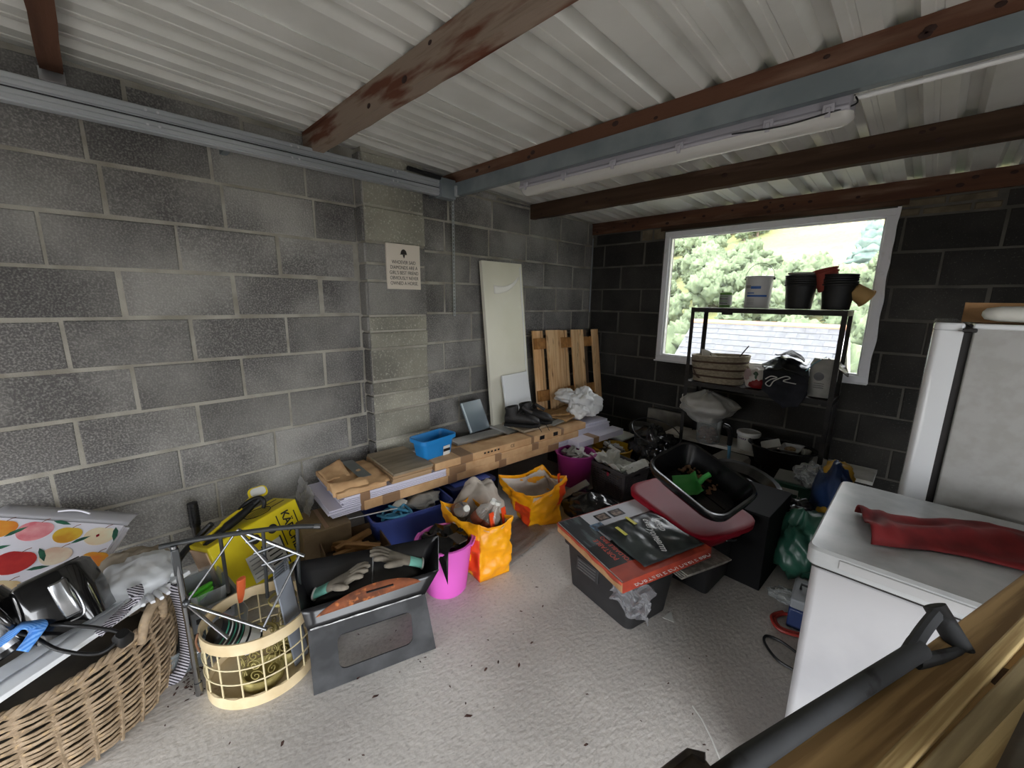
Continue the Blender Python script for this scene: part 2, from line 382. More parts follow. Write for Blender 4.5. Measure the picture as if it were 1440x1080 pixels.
beam(-.022, .05, 2.137, M_beam, 'red-brown wall-plate beam directly above the window', knots=26)
# beam hanger
t = thing('beam_hanger', 'small bright steel bracket holding a beam end near the track', 'bracket', (.045, -3.865, 2.285))
MB().box((0, 0, 0), (.05, .075, .004)).box((-.02, 0, .03), (.004, .075, .06)).build('plate', M_steel, t, bev=.001)
MB().lathe([(.012, 0), (.012, .008), (.006, .009)], 6, TR((.005, 0, -.004), (180, 0, 0))).build('bolt', M_black, t)
# horizontal garage door tracks on the left wall
t = thing('door_track', 'double galvanised garage door track running along the block wall', 'rail', (.105, 0, 2.157)); t.scale = (1, 1, .97)
y0, y1 = -5.25, -1.975
for z, h, nm in ((0, .048, 'lower_track'), (.052, .05, 'upper_track')):
    pf = [(0, 0), (.042, 0), (.042, .006), (.05, .008), (.05, h*.42), (.046, h*.46), (.046, h*.54), (.05, h*.58), (.05, h-.006), (.042, h-.004), (.042, h), (0, h)]
    MB().loft([[(x, y0, z+q) for x, q in pf], [(x, y1, z+q) for x, q in pf]]).build(nm, M_galv, t, smooth=None)
MB().box((.036, (y0+y1)/2, .050), (.02, y1-y0, .004)).build('groove', M_black, t, smooth=None)
for y in (-3.6, -3.56, -3.02, -2.985, -2.43, -2.4):
    for z in (.026, .085): MB().lathe([(.006, 0), (.005, .003), (.002, .004)], 8, TR((.05, y, z), (0, 90, 0))).build('rivet', M_steel, t)
MB().box((.04, -2.02, .05), (.07, .12, .13)).build('end_plate', M_galv2, t, bev=.003)
MB().cyl((.06, -2.33, .122), (.06, -2.07, .112), .014).build('damper', M_black, t)
for y in (-3.3, -2.05): MB().box((-.05, y, .05), (.11, .03, .09)).build('wall_bracket', M_galv2, t)
# cross rail under the second beam
t = thing('cross_rail', 'long flat galvanised steel rail under the red-brown beam', 'rail', (0, -1.957, 2.168))
MB().box((1.95, -.002, .043), (3.82, .004, .086)).build('web', M_galv2, t)
MB().box((1.95, .016, .002), (3.82, .034, .004)).build('flange', M_galv2, t)
MB().box((.16, .0, .03), (.08, .03, .07)).build('end_bracket', M_galv, t, bev=.003)
# perforated hanging strap
t = thing('perforated_strap', 'perforated galvanised strap hanging down the block wall beside the sign', 'strap', (.045, -1.885, 2.19))
g = MB()
for s in (-1, 1): g.box((0, s*.0075, -.43), (.003, .005, .86))
for i in range(34): g.box((0, 0, -.006-i*.0258), (.003, .012, .011))
g.build('strip', M_galv, t, smooth=None)
MB().lathe([(.011, 0), (.011, .006), (.004, .007)], 8, TR((.001, 0, -.01), (0, 90, 0))).build('bolt', M_steel, t)
# corner conduit
tag(MB().tube([(.02, -.03, 2.1), (.021, -.032, 1.8), (.018, -.03, 1.55), (.02, -.031, 1.335)], .006, 6).build('corner_cable', M_galv2), 'thin pale cable running down the corner by the pallet', 'cable')
# fluorescent batten
M_tray = mat('grey_tray', '#a9a6ad', .45); M_diff = film('light_diffuser', '#d8d6d0', .72, .25); M_tube = mat('lamp_tube', '#e8e6e0', .3)
t = thing('tube_light', 'long unlit fluorescent tube light with dusty clear cover', 'light', (1.56, -1.862, 2.105), (0, 0, 0))
Lh = .80
pf = [(-.052, .022), (-.060, .026), (-.060, .036), (-.054, .040), (-.048, .078), (.048, .078), (.054, .040), (.060, .036), (.060, .026), (.052, .022)]
MB().loft([[(-Lh, y, z) for y, z in pf], [(Lh, y, z) for y, z in pf]]).build('tray', M_tray, t, bev=.004)
pf = [(-.052+.104*i/14, .022-.036*math.sin(PI*i/14)**.5) for i in range(15)]
rg = []
for x, s in ((-Lh-.008, .55), (-Lh+.012, .93), (-Lh+.03, 1), (Lh-.03, 1), (Lh-.012, .93), (Lh+.008, .55)): rg.append([(x, y*s, .022+(z-.022)*s) for y, z in pf])
MB().loft(rg).build('diffuser', M_diff, t, smooth=60)
MB().cyl((-Lh+.05, 0, .008), (Lh-.05, 0, .008), .010).build('lamp_tube', M_tube, t)
for x in (-.74, -.45, -.14, .2, .55, .74):
    for s in (-1, 1):
        g = MB().box((x, s*.062, .036), (.036, .007, .03)).box((x, s*.065, .022), (.016, .006, .034)); g.build('clip', M_tray, t, bev=.002)
cb = MB().tube(spline([(.42, -.062, .03), (.6, -.070, .012), (.74, -.066, .02), (.812, -.03, .04), (.80, .0, .08)]), .003, 6); cb.build('power_lead', M_black, t)
MB().cyl((Lh, 0, .07), (2.3, 0, .075), .009, n=8).build('conduit', M_white, t)
# window
t = thing('window_1', 'wide white uPVC window looking out to a green hillside', None, (0, 0, 0)); struct(t)
x0, x1, z0, z1 = WIN; fwid = .047
def frame(nm, x0, x1, z0, z1, w, ya, yb, m, bev=.004):
    yc, dy = (ya+yb)/2, yb-ya
    for a in (MB().box(((x0+x1)/2, yc, z0+w/2), (x1-x0, dy, w)), MB().box(((x0+x1)/2, yc, z1-w/2), (x1-x0, dy, w)),
              MB().box((x0+w/2, yc, (z0+z1)/2), (w, dy, z1-z0-2*w)), MB().box((x1-w/2, yc, (z0+z1)/2), (w, dy, z1-z0-2*w))): a.build(nm, m, t, bev=bev)
frame('frame', x0, x1, z0, z1, fwid, -.012, .07, M_upvc)
frame('glazing_bead', x0+fwid-.002, x1-fwid+.002, z0+fwid-.002, z1-fwid+.002, .014, .012, .05, M_upvc, .003)
MB().box(((x0+x1)/2, .04, (z0+z1)/2), (x1-x0-2*fwid, .006, z1-z0-2*fwid)).build('pane', film('window_glass', '#eef2f2', .05, .02), t, smooth=None)
g = MB(); R = random.Random(3); n = 40; pts = []
for i in range(n+1):
    z = z0-.005+(z1-z0+.01)*i/n; pts.append((x1+.012+.012*noise.noise(Vector((0, 1.2, z*7))), z))
poly = [(x1-.002, z0-.005)] + pts + [(x1-.002, z1+.005)]
g.add([(x, -.008, z) for x, z in poly], [tuple(range(len(poly)))]); g.build('filler_edge', M_upvc, t, smooth=None, solid=.01)
MB().box(((x0+x1)/2, -.012, z0-.006), (x1-x0+.02, .03, .012)).build('sill_trim', M_upvc, t, bev=.003)

# ------------------------------------------------------------------ outside, seen through the window and the doorway
M_hill = mat('hill_grass', '#74774c', .95, c2='#94895a', vs=.07, lo=.42, hi=.58, c3='#636c4c', vs3=.8, lo3=.48, hi3=.62, world=True, spec=.1, st=(.4, 1, 3))
M_leaf = mat('tree_leaf', '#566249', .9, c2='#6d785c', vs=2.5, spec=.1, rv=.22)
M_leaf2 = mat('tree_leaf_blue', '#566660', .9, c2='#68776d', vs=2.5, spec=.1, rv=.15)
M_slate = mat('roof_slate', '#3e3f42', .7, c2='#4b4c50', vs=5, rv=.1)
M_render = mat('pale_render', '#8f8675', .9)
M_drive = mat('driveway', '#77746f', .9, c2='#686561', vs=1, world=True)
g = MB()
def hz(x, y):
    t = max(0, (y-16)/80); b = -6+max(0, 13-y)*.3 if y < 13 else -6
    return b+34*t**1.15+2.2*noise.noise(Vector((x*.04, y*.04, 2)))*min(1, t*4)+(x*.06)*min(1, t*2)
g.grid(60, 50, lambda u, v: (-110+170*u, .6+125*v, hz(-110+170*u, .6+125*v) if v > .09 else -2.2-v*35), None)
o = struct(g.build('hill', M_hill, smooth=180)); o['label'] = 'steep grassy hillside beyond the window'
o = struct(MB().box((19.78, -10, -.1), (30, 60, .2)).build('ground', M_drive, smooth=None)); o['label'] = 'driveway outside the open garage doorway'
o = struct(MB().box((-2.8, -20.52, -.1), (15, 30, .2)).build('ground', M_drive, smooth=None)); o['label'] = 'yard behind the camera outside the half-raised door'
# neighbouring house
t = thing('house', 'neighbouring house with pale slate roof seen through the window', 'building', (-1.3, 12, -4.5))
rx0, rx1, rid, ev = -2.3, 2.25, 5.2, 3.1
MB().loft([[(x, y, z) for y, z in ((-2.6, 0), (2.6, 0), (2.6, ev), (0, rid-.05), (-2.6, ev))] for x in (rx0+.1, rx1-.1)]).build('wall', M_render, t, smooth=None)
sl = MB().box((0, 0, 0), (.29, .02, .29)); sm = sl.mesh('slate'); sm.materials.append(M_slate)
pit_ = math.atan2(rid-ev+.15, 2.85); n = 13
for s in (-1, 1):
    MB().box((0, 0, 0), (rx1-rx0, 3.62, .06), TR(((rx0+rx1)/2, s*1.45, (rid+ev-.2)/2), (0, 0, 0)) @ Matrix.Rotation(-s*pit_, 4, 'X')).build('roof_deck', M_slate, t, smooth=None)
for i in range(n):
    for j in range(15):
        o = bpy.data.objects.new('slate', sm); COL.objects.link(o); o.parent = t
        f = (j+.5)/15; x = rx0+.15+j*0+.30*0
        o.location = (rx0+.16+(rx1-rx0-.32)*(j+(.5 if i % 2 else 0)*.9)/14.4, -.1-2.75*(i+.3)/n, rid+.03-(rid-ev+.15)*(.035+.965*(i+.3)/n)+.02)
        o.rotation_euler = (pit_+PI/2-.05, 0, 0)
MB().tube([(rx0, 0, rid+.04), (rx1, 0, rid+.04)], .09, 8).build('ridge_tile', mat('ridge_clay', '#a37a5f', .9), t)
for s in (-1, 1):
    MB().box((0, 0, 0), (.05, 3.5, .16), TR((rx1+.02, s*1.4, (rid+ev-.2)/2)) @ Matrix.Rotation(-s*pit_, 4, 'X')).build('bargeboard', M_white, t)
for sx, sy, x, y, lab in ((5, 3, -46, 62, 'small white cottage on the hillside below the road'), (7, 3.4, -58, 92, 'distant white farmhouse high on the hillside')):
    h = thing('cottage', lab, 'building', (x, y, hz(x, y)-.6))
    MB().box((0, 0, 1.6), (sx, sy, 3.2)).build('wall', M_white, h); MB().prism([(-sy/2-.2, 0), (sy/2+.2, 0), (0, 1.7)], -sx/2-.2, sx/2+.2, TR((0, 0, 3.2), (90, 0, 90))).build('roof', M_slate, h, smooth=None)
    for q in (-.28, .05, .3): MB().box((q*sx, -sy/2, 1.7), (.8, .1, 1)).build('window', M_black, h)
# trees
def tree_mesh(seed, conic=False):
    g = MB(); R = random.Random(seed)
    if conic:
        for k in range(7):
            z = 1.2+k*.85; r = 1.9*(1-k/7.6)
            g.blob((0, 0, z), r, r, .8, .5, 3.5, seed+k, 8)
    else:
        for k in range(16):
            a = R.uniform(0, 6.28); q = R.uniform(.2, 1.5); g.blob((q*math.cos(a), q*math.sin(a), 2.4+R.uniform(-1, 1.7)), R.uniform(.5, 1.0), R.uniform(.5, 1.0), R.uniform(.5, .9), .75, 4.5, seed+k, 9)
    return g
tk = MB().tube([(0, 0, -1), (.05, 0, 1), (0, .05, 2.6)], [.22, .17, .09], 7).mesh('trunk', 60); tk.materials.append(mat('bark', '#5b4a3c', .9))
crowns = [tree_mesh(s).mesh('crown', 180) for s in (1, 2, 3)]+[tree_mesh(9, True).mesh('crown', 180)]
for i, m in enumerate(crowns): m.materials.append(M_leaf if i < 3 else M_leaf2)
R = random.Random(12)
spots = []
for i in range(22): spots.append((-15+i*.95+R.uniform(-.4, .4), R.uniform(17, 21), R.uniform(.8, 1.2), R.randrange(3), 'bushy green tree in the row behind the neighbouring roof', 'trees behind the neighbouring house'))
for i in range(170):
    y = 25+50*(i/170); x = 2.67+R.uniform(-.56, .02)*(y+3.87)
    if y > 40 and x > 2.67-.27*(y+3.87) and R.random() < .93: continue
    spots.append((x, y, R.uniform(.4, .85), R.randrange(3), 'scattered bushy tree on the slope of the hillside', 'trees scattered on the hillside'))
spots.append((-1.7, 41, .8, 3, 'tall bluish conifer near the side of the window away from the corner', None))
for x, y, s, k, lab, gr in spots:
    t = thing('conifer_tree' if k == 3 else 'tree', lab, 'tree', (x, y, hz(x, y)-.2), (0, 0, R.uniform(0, 360)), gr); t.scale = (s, s, s*R.uniform(.9, 1.15))
    link('crown', crowns[k], t); link('trunk', tk, t)

# ------------------------------------------------------------------ right side: freezer, fridge, timber, shovel
M_fz = mat('appliance_white', '#b9b9bc', .38, c2='#aeaeb2', vs=5)
M_fzt = mat('appliance_top', '#c3c6c8', .25, c2='#aeb2b5', vs=9, lo=.45, hi=.7, bump=.08, bs=60)
M_gl = mat('fridge_gloss', '#d9dbdd', .12, coat=.3)
M_gask = mat('gasket', '#1b1817', .6)
t = thing('chest_freezer', 'white chest freezer with a red cloth lying on its lid', 'freezer', (3.01, -2.36, 0))
MB().tub([(.93, .545, .02, .02), (.93, .545, .02, .79)]).build('body', M_fz, t, bev=.004)
MB().tub([(.945, .562, .018, .80), (.954, .570, .02, .806), (.954, .570, .02, .842), (.944, .560, .018, .85)]).build('lid', M_fzt, t, smooth=30)
MB().box((0, 0, .795), (.93, .54, .012)).build('seal', M_gask, t)
MB().box((-.16, -.2855, .826), (.5, .004, .024)).build('handle_recess', mat('recess_grey', '#b9babc', .4), t, bev=.002)
MB().box((0, 0, .01), (.9, .5, .02)).build('base', M_gask, t)
t = thing('fridge', 'tall white fridge standing behind the chest freezer', 'fridge', (2.68, -2.035, 0))
def doorprof(r):
    p = [(.066, .0), (.066, .55)]
    for i in range(7): a = PI/2+PI/2*i/6; p.append((r+r*math.cos(a), .55-r+r*math.sin(a)))
    for i in range(7): a = PI+PI/2*i/6; p.append((r+r*math.cos(a), r+r*math.sin(a)))
    return p
MB().prism(doorprof(.022), .06, 1.385).build('door', M_gl, t, smooth=40)
MB().prism([(x*1.02-.001, y*1.004-.001) for x, y in doorprof(.024)], 1.385, 1.408).build('door_cap', M_gl, t, bev=.006)
MB().box((.075, .275, .72), (.018, .53, 1.32)).build('door_seal', M_gask, t)
MB().box((.335, .275, .72), (.5, .55, 1.36)).build('body', mat('fridge_side', '#a09f9c', .5, c2='#989792', vs=30), t, bev=.004)
MB().box((.335, .275, 1.4), (.505, .556, .016)).build('top_panel', M_gl, t, bev=.004)
MB().box((.077, .01, 1.388), (.03, .05, .012)).build('hinge', M_gask, t, bev=.003)
# things on the fridge
M_card = mat('cardboard', '#a9825a', .9, c2='#957049', vs=14, bump=.1, bs=60)
t = thing('cardboard_tray', 'low brown cardboard tray on top of the fridge', 'box', (2.99, -1.81, 1.41), (0, 0, -8))
MB().box((0, 0, .004), (.46, .3, .006)).build('base', M_card, t)
for x, y, w, d, r in ((0, .15, .46, .005, -12), (0, -.15, .46, .005, 12)): MB().box((0, 0, .03), (w, d, .06), TR((x, y, 0), (r, 0, 0))).build('side', M_card, t)
for x in (-.23, .23): MB().box((x, 0, .03), (.005, .3, .06)).build('end', M_card, t)
M_off = mat('offwhite_plastic', '#c9c8c0', .45)
t = thing('handset', 'rounded off-white plastic handset with black trim on the fridge', 'handset', (2.90, -2.0, 1.411), (0, 0, 2))
MB().loft([[(x, y, z) for y, z in [(math.cos(a)*w, .026+math.sin(a)*h) for a in [2*PI*i/12 for i in range(12)]]] for x, w, h in ((-.125, .006, .006), (-.118, .02, .016), (-.09, .03, .022), (0, .034, .024), (.2, .034, .024), (.26, .02, .015))]).build('shell', M_off, t, smooth=60)
MB().tube([(.02+.13*s, -.036, .027+.014*q) for s, q in [(.5*math.cos(a)+.5, math.sin(a)) for a in [2*PI*i/20 for i in range(20)]]], .003, 6, closed=True).build('trim', M_black, t)
MB().tube(spline([(.14, .06, .05), (.05, .09, .08), (.0, .1, .125)]), .0035, 6).build('stalk', M_off, t)
MB().blob((-.002, .1, .128), .014, .014, .011, 0, 1, 0, 8).build('knob', M_off, t)
# red cloth
M_red = mat('red_fabric', '#7d1a1d', .8, c2='#5a1013', vs=12, lo=.42, hi=.66, bump=.35, bs=18)
out = [(2.586, -2.363), (2.616, -2.335), (2.687, -2.345), (2.758, -2.275), (2.844, -2.178), (2.92, -2.165), (3.02, -2.2), (3.06, -2.3), (3.02, -2.4), (2.913, -2.41), (2.844, -2.43), (2.758, -2.457), (2.655, -2.535), (2.61, -2.437)]
def cl(u, v):
    # u along the length, v across
    up = [(2.596, -2.35), (2.66, -2.338), (2.73, -2.30), (2.80, -2.225), (2.87, -2.17), (2.95, -2.175), (3.06, -2.22)]
    lo = [(2.648, -2.535), (2.70, -2.505), (2.76, -2.46), (2.82, -2.435), (2.89, -2.42), (2.96, -2.41), (3.05, -2.39)]
    k = min(int(u*6), 5); f = u*6-k
    a = Vector(up[k]).lerp(Vector(up[k+1]), f); b = Vector(lo[k]).lerp(Vector(lo[k+1]), f); p = a.lerp(b, v)
    e = math.sin(PI*min(1, max(0, v)))**.35
    h = .004+e*(.022+.010*math.sin(v*9+u*5)+.012*noise.noise(Vector((u*7, v*3, 1)))) + (.012*math.exp(-((u-.02)/.05)**2)+.010*math.exp(-((u-.13)/.04)**2))*e
    return (p.x, p.y, .851+max(.002, h))
g = MB().grid(48, 24, cl); n = len(g.v); tag(g.build('red_cloth', M_red, smooth=180, solid=.004, off=1), 'crumpled dark red cloth on the freezer lid', 'cloth')
# timber lengths lying across towards the freezer
M_pine = mat('pine', '#b08f5e', .75, c2='#86683f', vs=5, st=(14, .5, 14), lo=.42, hi=.58, c3='#6d5230', vs3=3, lo3=.62, hi3=.74, st3=(8, .8, 8), bump=.12, bs=20)
M_pine2 = mat('pale_pine', '#d0b680', .75, c2='#a98c5a', vs=6, st=(16, .4, 16), lo=.43, hi=.57, bump=.12, bs=20)
M_pine3 = mat('grey_pine', '#b09e78', .8, c2='#8f7e5c', vs=5, st=(12, .5, 12), bump=.15, bs=20)
def plank(p0, p1, w, h, zt, m, label, back=1.05, fwd=.5, gr='lengths of timber by the freezer'):
    a, b = Vector(p0), Vector(p1); d = (b-a).normalized(); L = (b-a).length+back+fwd
    o = thing('timber_plank', label, 'timber', (a.x-d.x*back, a.y-d.y*back, zt), (0, 0, math.degrees(math.atan2(d.y, d.x))-90), gr)
    MB().box((w/2, L/2, -h/2), (w, L, h)).build('plank', m, o, bev=.003)
    return o
A = plank((2.6135, -3.377), (2.882, -2.604), .098, .055, .93, M_pine, 'wide brown timber plank directly under the grey shovel shaft')
MB().lathe([(.022, 0), (.020, .0012), (.012, .0013), (.011, .0008)], 18, TR((.082, 1.47, .0), (0, 0, 0), (1, 1.4, 1))).build('knot', M_beamD, A)
plank((2.700, -3.310), (2.862, -2.80), .020, .06, .94, M_pine2, 'narrow pale timber batten beside the wide brown plank')
plank((2.7345, -3.275), (2.850, -2.925), .030, .055, .935, M_pine3, 'greyish timber plank second from the picture corner')
plank((2.768, -3.245), (2.842, -3.035), .11, .05, .94, M_pine2, 'pale striped timber plank nearest the picture corner')
# shovel
M_shv = mat('grey_shaft', '#3f4042', .75, c2='#343536', vs=9, c3='#1d1b1a', vs3=9, lo3=.58, hi3=.62, spec=.25)
M_rust = mat('worn_blade', '#4f453c', .7, c2='#75695a', vs=14, c3='#2f2824', vs3=8, lo3=.52, hi3=.64, bump=.4, bs=40)
ax = Vector((.134, .351, 0)).normalized(); L = .385
t = thing('shovel', 'grey shovel with a loop handle lying over the timber', 'shovel', (2.597, -3.412, .947), (0, 0, math.degrees(math.atan2(ax.y, ax.x))))
MB().tube([(-.06, 0, -.012), (0, 0, -.003), (.12, 0, 0), (L-.03, 0, .0), (L, 0, .001)], [.015, .0135, .0128, .013, .0145], 16).build('shaft', M_shv, t)
hy = lambda s, r: (s*r*.62, -.004+s*r*.76)
for s in (-1, 1):
    MB().tube(spline([(L-.02,)+hy(s, .006), (L+.03,)+hy(s, .018), (L+.08,)+hy(s, .027), (L+.10,)+hy(s, .028)]), [.0105]*4+[.0098]*15, 10, flat=1.2).build('handle_arm', M_shv, t)
MB().cyl((L+.098,)+hy(-1, .04), (L+.098,)+hy(1, .04), .0155, n=18).build('grip', M_shv, t)
bl = [(-.02, -.02), (-.02, .035), (-.03, .048), (-.28, .06), (-.34, .04), (-.36, 0), (-.34, -.04), (-.28, -.06), (-.03, -.048), (-.02, -.035)]
g = MB(); rings = []
g.loft([[(x, y, -.03-.3*abs(x)-.10*y*y*0) for x, y in bl], [(x*.985, y*.97, -.025-.3*abs(x)) for x, y in bl]]); g.build('blade', M_rust, t, bev=.002)
MB().tube([(x, y, -.024-.3*abs(x)) for x, y in (bl[4], bl[3], bl[2], bl[1])], .006, 6).tube([(x, y, -.024-.3*abs(x)) for x, y in (bl[6], bl[7], bl[8], bl[9])], .006, 6).build('blade_rim', M_rust, t)
# leather pouch at the corner of the frame
M_lea = mat('brown_leather', '#3e322b', .6, c2='#5d4c40', vs=10, bump=.2)
t = thing('tool_pouch', 'dark worn leather pouch with a pale lining on the timber', 'pouch', (2.90, -3.165, .945), (0, 0, -14))
g = MB().grid(18, 14, lambda u, v: (-.08+.16*u, -.12+.24*v, .006+.055*math.sin(PI*u)*(1-.5*v)))
g.build('shell', M_lea, t, smooth=180, solid=.006, off=1)
MB().grid(14, 10, lambda u, v: (-.06+.12*u, -.122-.012*math.sin(PI*u), .006+.05*math.sin(PI*u)*v)).build('lining', mat('pale_lining', '#b59f86', .85), t, smooth=180, solid=.003)
# floor beside the freezer
t = thing('toolbox', 'blue plastic case with grey top on the floor beside the freezer', 'case', (2.46, -1.70, 0), (0, 0, 5))
MB().box((0, 0, .05), (.12, .2, .1)).build('body', mat('navy_plastic', '#22325c', .45), t, bev=.008)
MB().box((0, 0, .125), (.118, .198, .048)).build('lid', mat('mid_grey_plastic', '#8a8d90', .5), t, bev=.008)
MB().tube([(-.03, 0, .15), (-.03, 0, .175), (.03, 0, .175), (.03, 0, .15)], .006, 6).build('handle', M_black, t)
M_hose = mat('red_hose', '#8e2a20', .5); 
tag(MB().tube(spline([(2.47, -1.83, .012), (2.40, -1.85, .012), (2.365, -1.80, .012), (2.39, -1.74, .014), (2.44, -1.735, .02), (2.49, -1.79, .03)]), .0075, 8).tube(spline([(2.47, -1.845, .012), (2.395, -1.865, .012), (2.35, -1.80, .013), (2.38, -1.73, .014)]), .0075, 8).build('rubber_hose', M_hose), 'red rubber hose looped on the floor beside the freezer', 'hose')
tag(MB().tube(spline([(2.50, -2.06, .006), (2.43, -2.05, .006), (2.37, -1.99, .006), (2.365, -1.94, .006), (2.42, -1.93, .006), (2.5, -1.96, .006)]), .0055, 8).build('power_cable', M_black), 'black cable looped on the floor under the freezer edge', 'cable')
M_pbag = film('clear_bag', '#c9ccca', .28, .3)
tag(MB().blob((2.38, -1.62, .03), .09, .05, .03, .5, 4, 5, 14, sharp=True, flat=.028).build('plastic_scrap', M_pbag, smooth=60), 'crumpled clear plastic on the floor beside the blue case', 'plastic')

# ------------------------------------------------------------------ shelving unit under the window and what stands on it
M_iron = mat('dark_angle_iron', '#1c1a19', .6, .2, c2='#2e2a27', vs=20)
t = thing('shelf_unit', 'black steel shelving unit standing in front of the window', 'shelf', (1.255, -.355, 0))
SW, SD, SH = 1.02, .305, 1.415
for x in (0, SW):
    for y in (0, SD):
        sx = 1 if x == 0 else -1; sy = 1 if y == 0 else -1
        MB().box((x+sx*.013, y, SH/2), (.028, .003, SH)).box((x, y+sy*.013, SH/2), (.003, .028, SH)).build('post', M_iron, t)
for z, m in ((SH-.012, M_iron), (.79, M_iron)):
    for y in (0, SD): MB().box((SW/2, y, z-.008), (SW, .004, .034)).build('rail', M_iron, t)
    for x in (0, SW): MB().box((x, SD/2, z-.008), (.004, SD, .034)).build('rail', M_iron, t)
    for k in range(4): MB().box((SW/2, .04+k*.075, z+.002), (SW-.02, .068, .016)).build('shelf_board', mat('dark_board', '#3a2f27', .8, c2='#2a211b', vs=8, st=(.3, 3, 3)), t, bev=.002)
MB().box((.28, -.004, SH-.04), (.08, .006, .025)).build('joint_plate', M_iron, t)
tag(MB().box((1.83, -.175, .277), (1.46, .30, .026)).build('white_plank', mat('dusty_white_board', '#e6e4de', .6, c2='#cfccc3', vs=9), bev=.002), 'dusty white board under the shelving unit along the back wall', 'board')
for x in (1.2, 2.42): tag(MB().box((x, -.17, .13), (.2, .22, .26)).build('support_block', M_blockD, bev=.006), 'dark concrete block under the white board at its '+('corner end' if x < 2 else 'fridge end'), 'block')
# top shelf
z0 = SH+.002
M_lab = mat('label_white', '#cfcfca', .6); M_blue = mat('label_blue', '#2f5fa8', .5); M_grn = mat('can_green', '#5d8f3f', .4)
t = thing('small_tin', 'small green and white tin on the top shelf', 'tin', (1.46, -.2, z0))
MB().lathe([(.047, 0), (.049, .004), (.047, .008), (.047, .11), (.049, .114), (.047, .118), (.043, .115)], 28).build('body', M_grn, t)
MB().lathe([(.0476, .02), (.0476, .1)], 28, cap0=False, cap1=False).build('label', mat('tin_label', '#a9aba8', .6), t)
for k in range(4): MB().box((.0, -.0482, .035+k*.017), (.06, .001, .005)).build('print', M_grn if k % 2 else M_black, t)
t = thing('paint_tub', 'white plastic paint tub with wire handle on the top shelf', 'tub', (1.69, -.2, z0))
MB().lathe([(.084, 0), (.087, .005), (.094, .225), (.099, .228), (.099, .24), (.093, .242)], 32).build('body', mat('tub_white', '#c9c9c7', .45), t)
MB().tube([(.1*math.cos(a), 0, .225+.115*math.sin(a)) for a in [PI*i/20 for i in range(21)]], .002, 6).build('handle', M_black, t)
for s in (-1, 1): MB().blob((s*.1, 0, .222), .008, .006, .01, 0, 1, 0, 8).build('handle_lug', M_black, t)
def wrap(r0, a0, a1, z0, z1, r1=None, n=10):
    r1 = r1 or r0; g = MB(); vs = []
    for i in range(n+1):
        a = a0+(a1-a0)*i/n; vs += [(r0*math.cos(a), r0*math.sin(a), z0), (r1*math.cos(a), r1*math.sin(a), z1)]
    g.add(vs, [(2*i, 2*i+2, 2*i+3, 2*i+1) for i in range(n)]); return g
wrap(.0915, -2.2, -.6, .085, .10, .0922).build('print_band', M_blue, t, smooth=60); wrap(.0925, -1.9, -1.15, .145, .165, .0935).build('print_band', M_blue, t, smooth=60)
wrap(.0913, -2.2, -1.6, .11, .118, .0917).build('print_band', M_blue, t, smooth=60); wrap(.0932, -2.4, -1.9, .15, .172, .094).build('print_band', mat('grey_print', '#8d8d8d', .6), t, smooth=60)
for k in range(4): wrap(.0895+.0006*k, -2.2, -1.55, .03+.012*k, .034+.012*k).build('print_line', mat('grey_print', '#8d8d8d', .6), t, smooth=60)
M_pot = mat('pot_black', '#141414', .55, c2='#1e1d1c', vs=12); M_terra = mat('pot_red', '#8f3a2c', .7); M_tan = mat('pot_tan', '#b38f58', .7); M_potg = mat('pot_pale', '#8d8b84', .6)
pm = MB().lathe([(.076, 0), (.08, .003), (.096, .163), (.104, .165), (.106, .175), (.102, .178), (.098, .165), (.092, .15), (.074, .006)], 32, cap1=True).mesh('plant_pot', 40); pm.materials.append(M_pot)
pl = ['bottom', 'second from bottom', 'middle', 'fourth from bottom', 'topmost']
for sx, nm in ((1.965, 'stack beside the tub'), (2.185, 'stack nearest the fridge')):
    for k in range(5):
        o = link('plant_pot', pm, None, loc=(sx+.002*(k % 2), -.2, z0+k*.0155)); tag(o, f'black plant pot, {pl[k]} of the {nm}', 'plant pot', 'nested plant pots on the top shelf')
def pot(name, m, loc, rot, sc, lab):
    o = link(name, pm.copy(), None, loc=loc, rot=rot); o.data.materials.clear(); o.data.materials.append(m); o.scale = (sc, sc, sc); tag(o, lab, 'plant pot', 'nested plant pots on the top shelf')
pot('plant_pot', M_potg, (1.965, -.2, z0+.105), (0, 0, 0), .86, 'pale grey plant pot nested on top of the stack beside the tub')
pot('plant_pot', M_terra, (2.125, -.2, z0+.155), (0, -14, 0), .72, 'reddish plant pot tilted in the top of the end stack')
pot('plant_pot', M_terra, (2.13, -.2, z0+.13), (0, -14, 0), .74, 'darker red plant pot nested under the tilted reddish one')
pot('plant_pot', M_tan, (2.262, -.2, z0+.14), (0, 125, 25), .62, 'tan plant pot tipped over in the end stack')
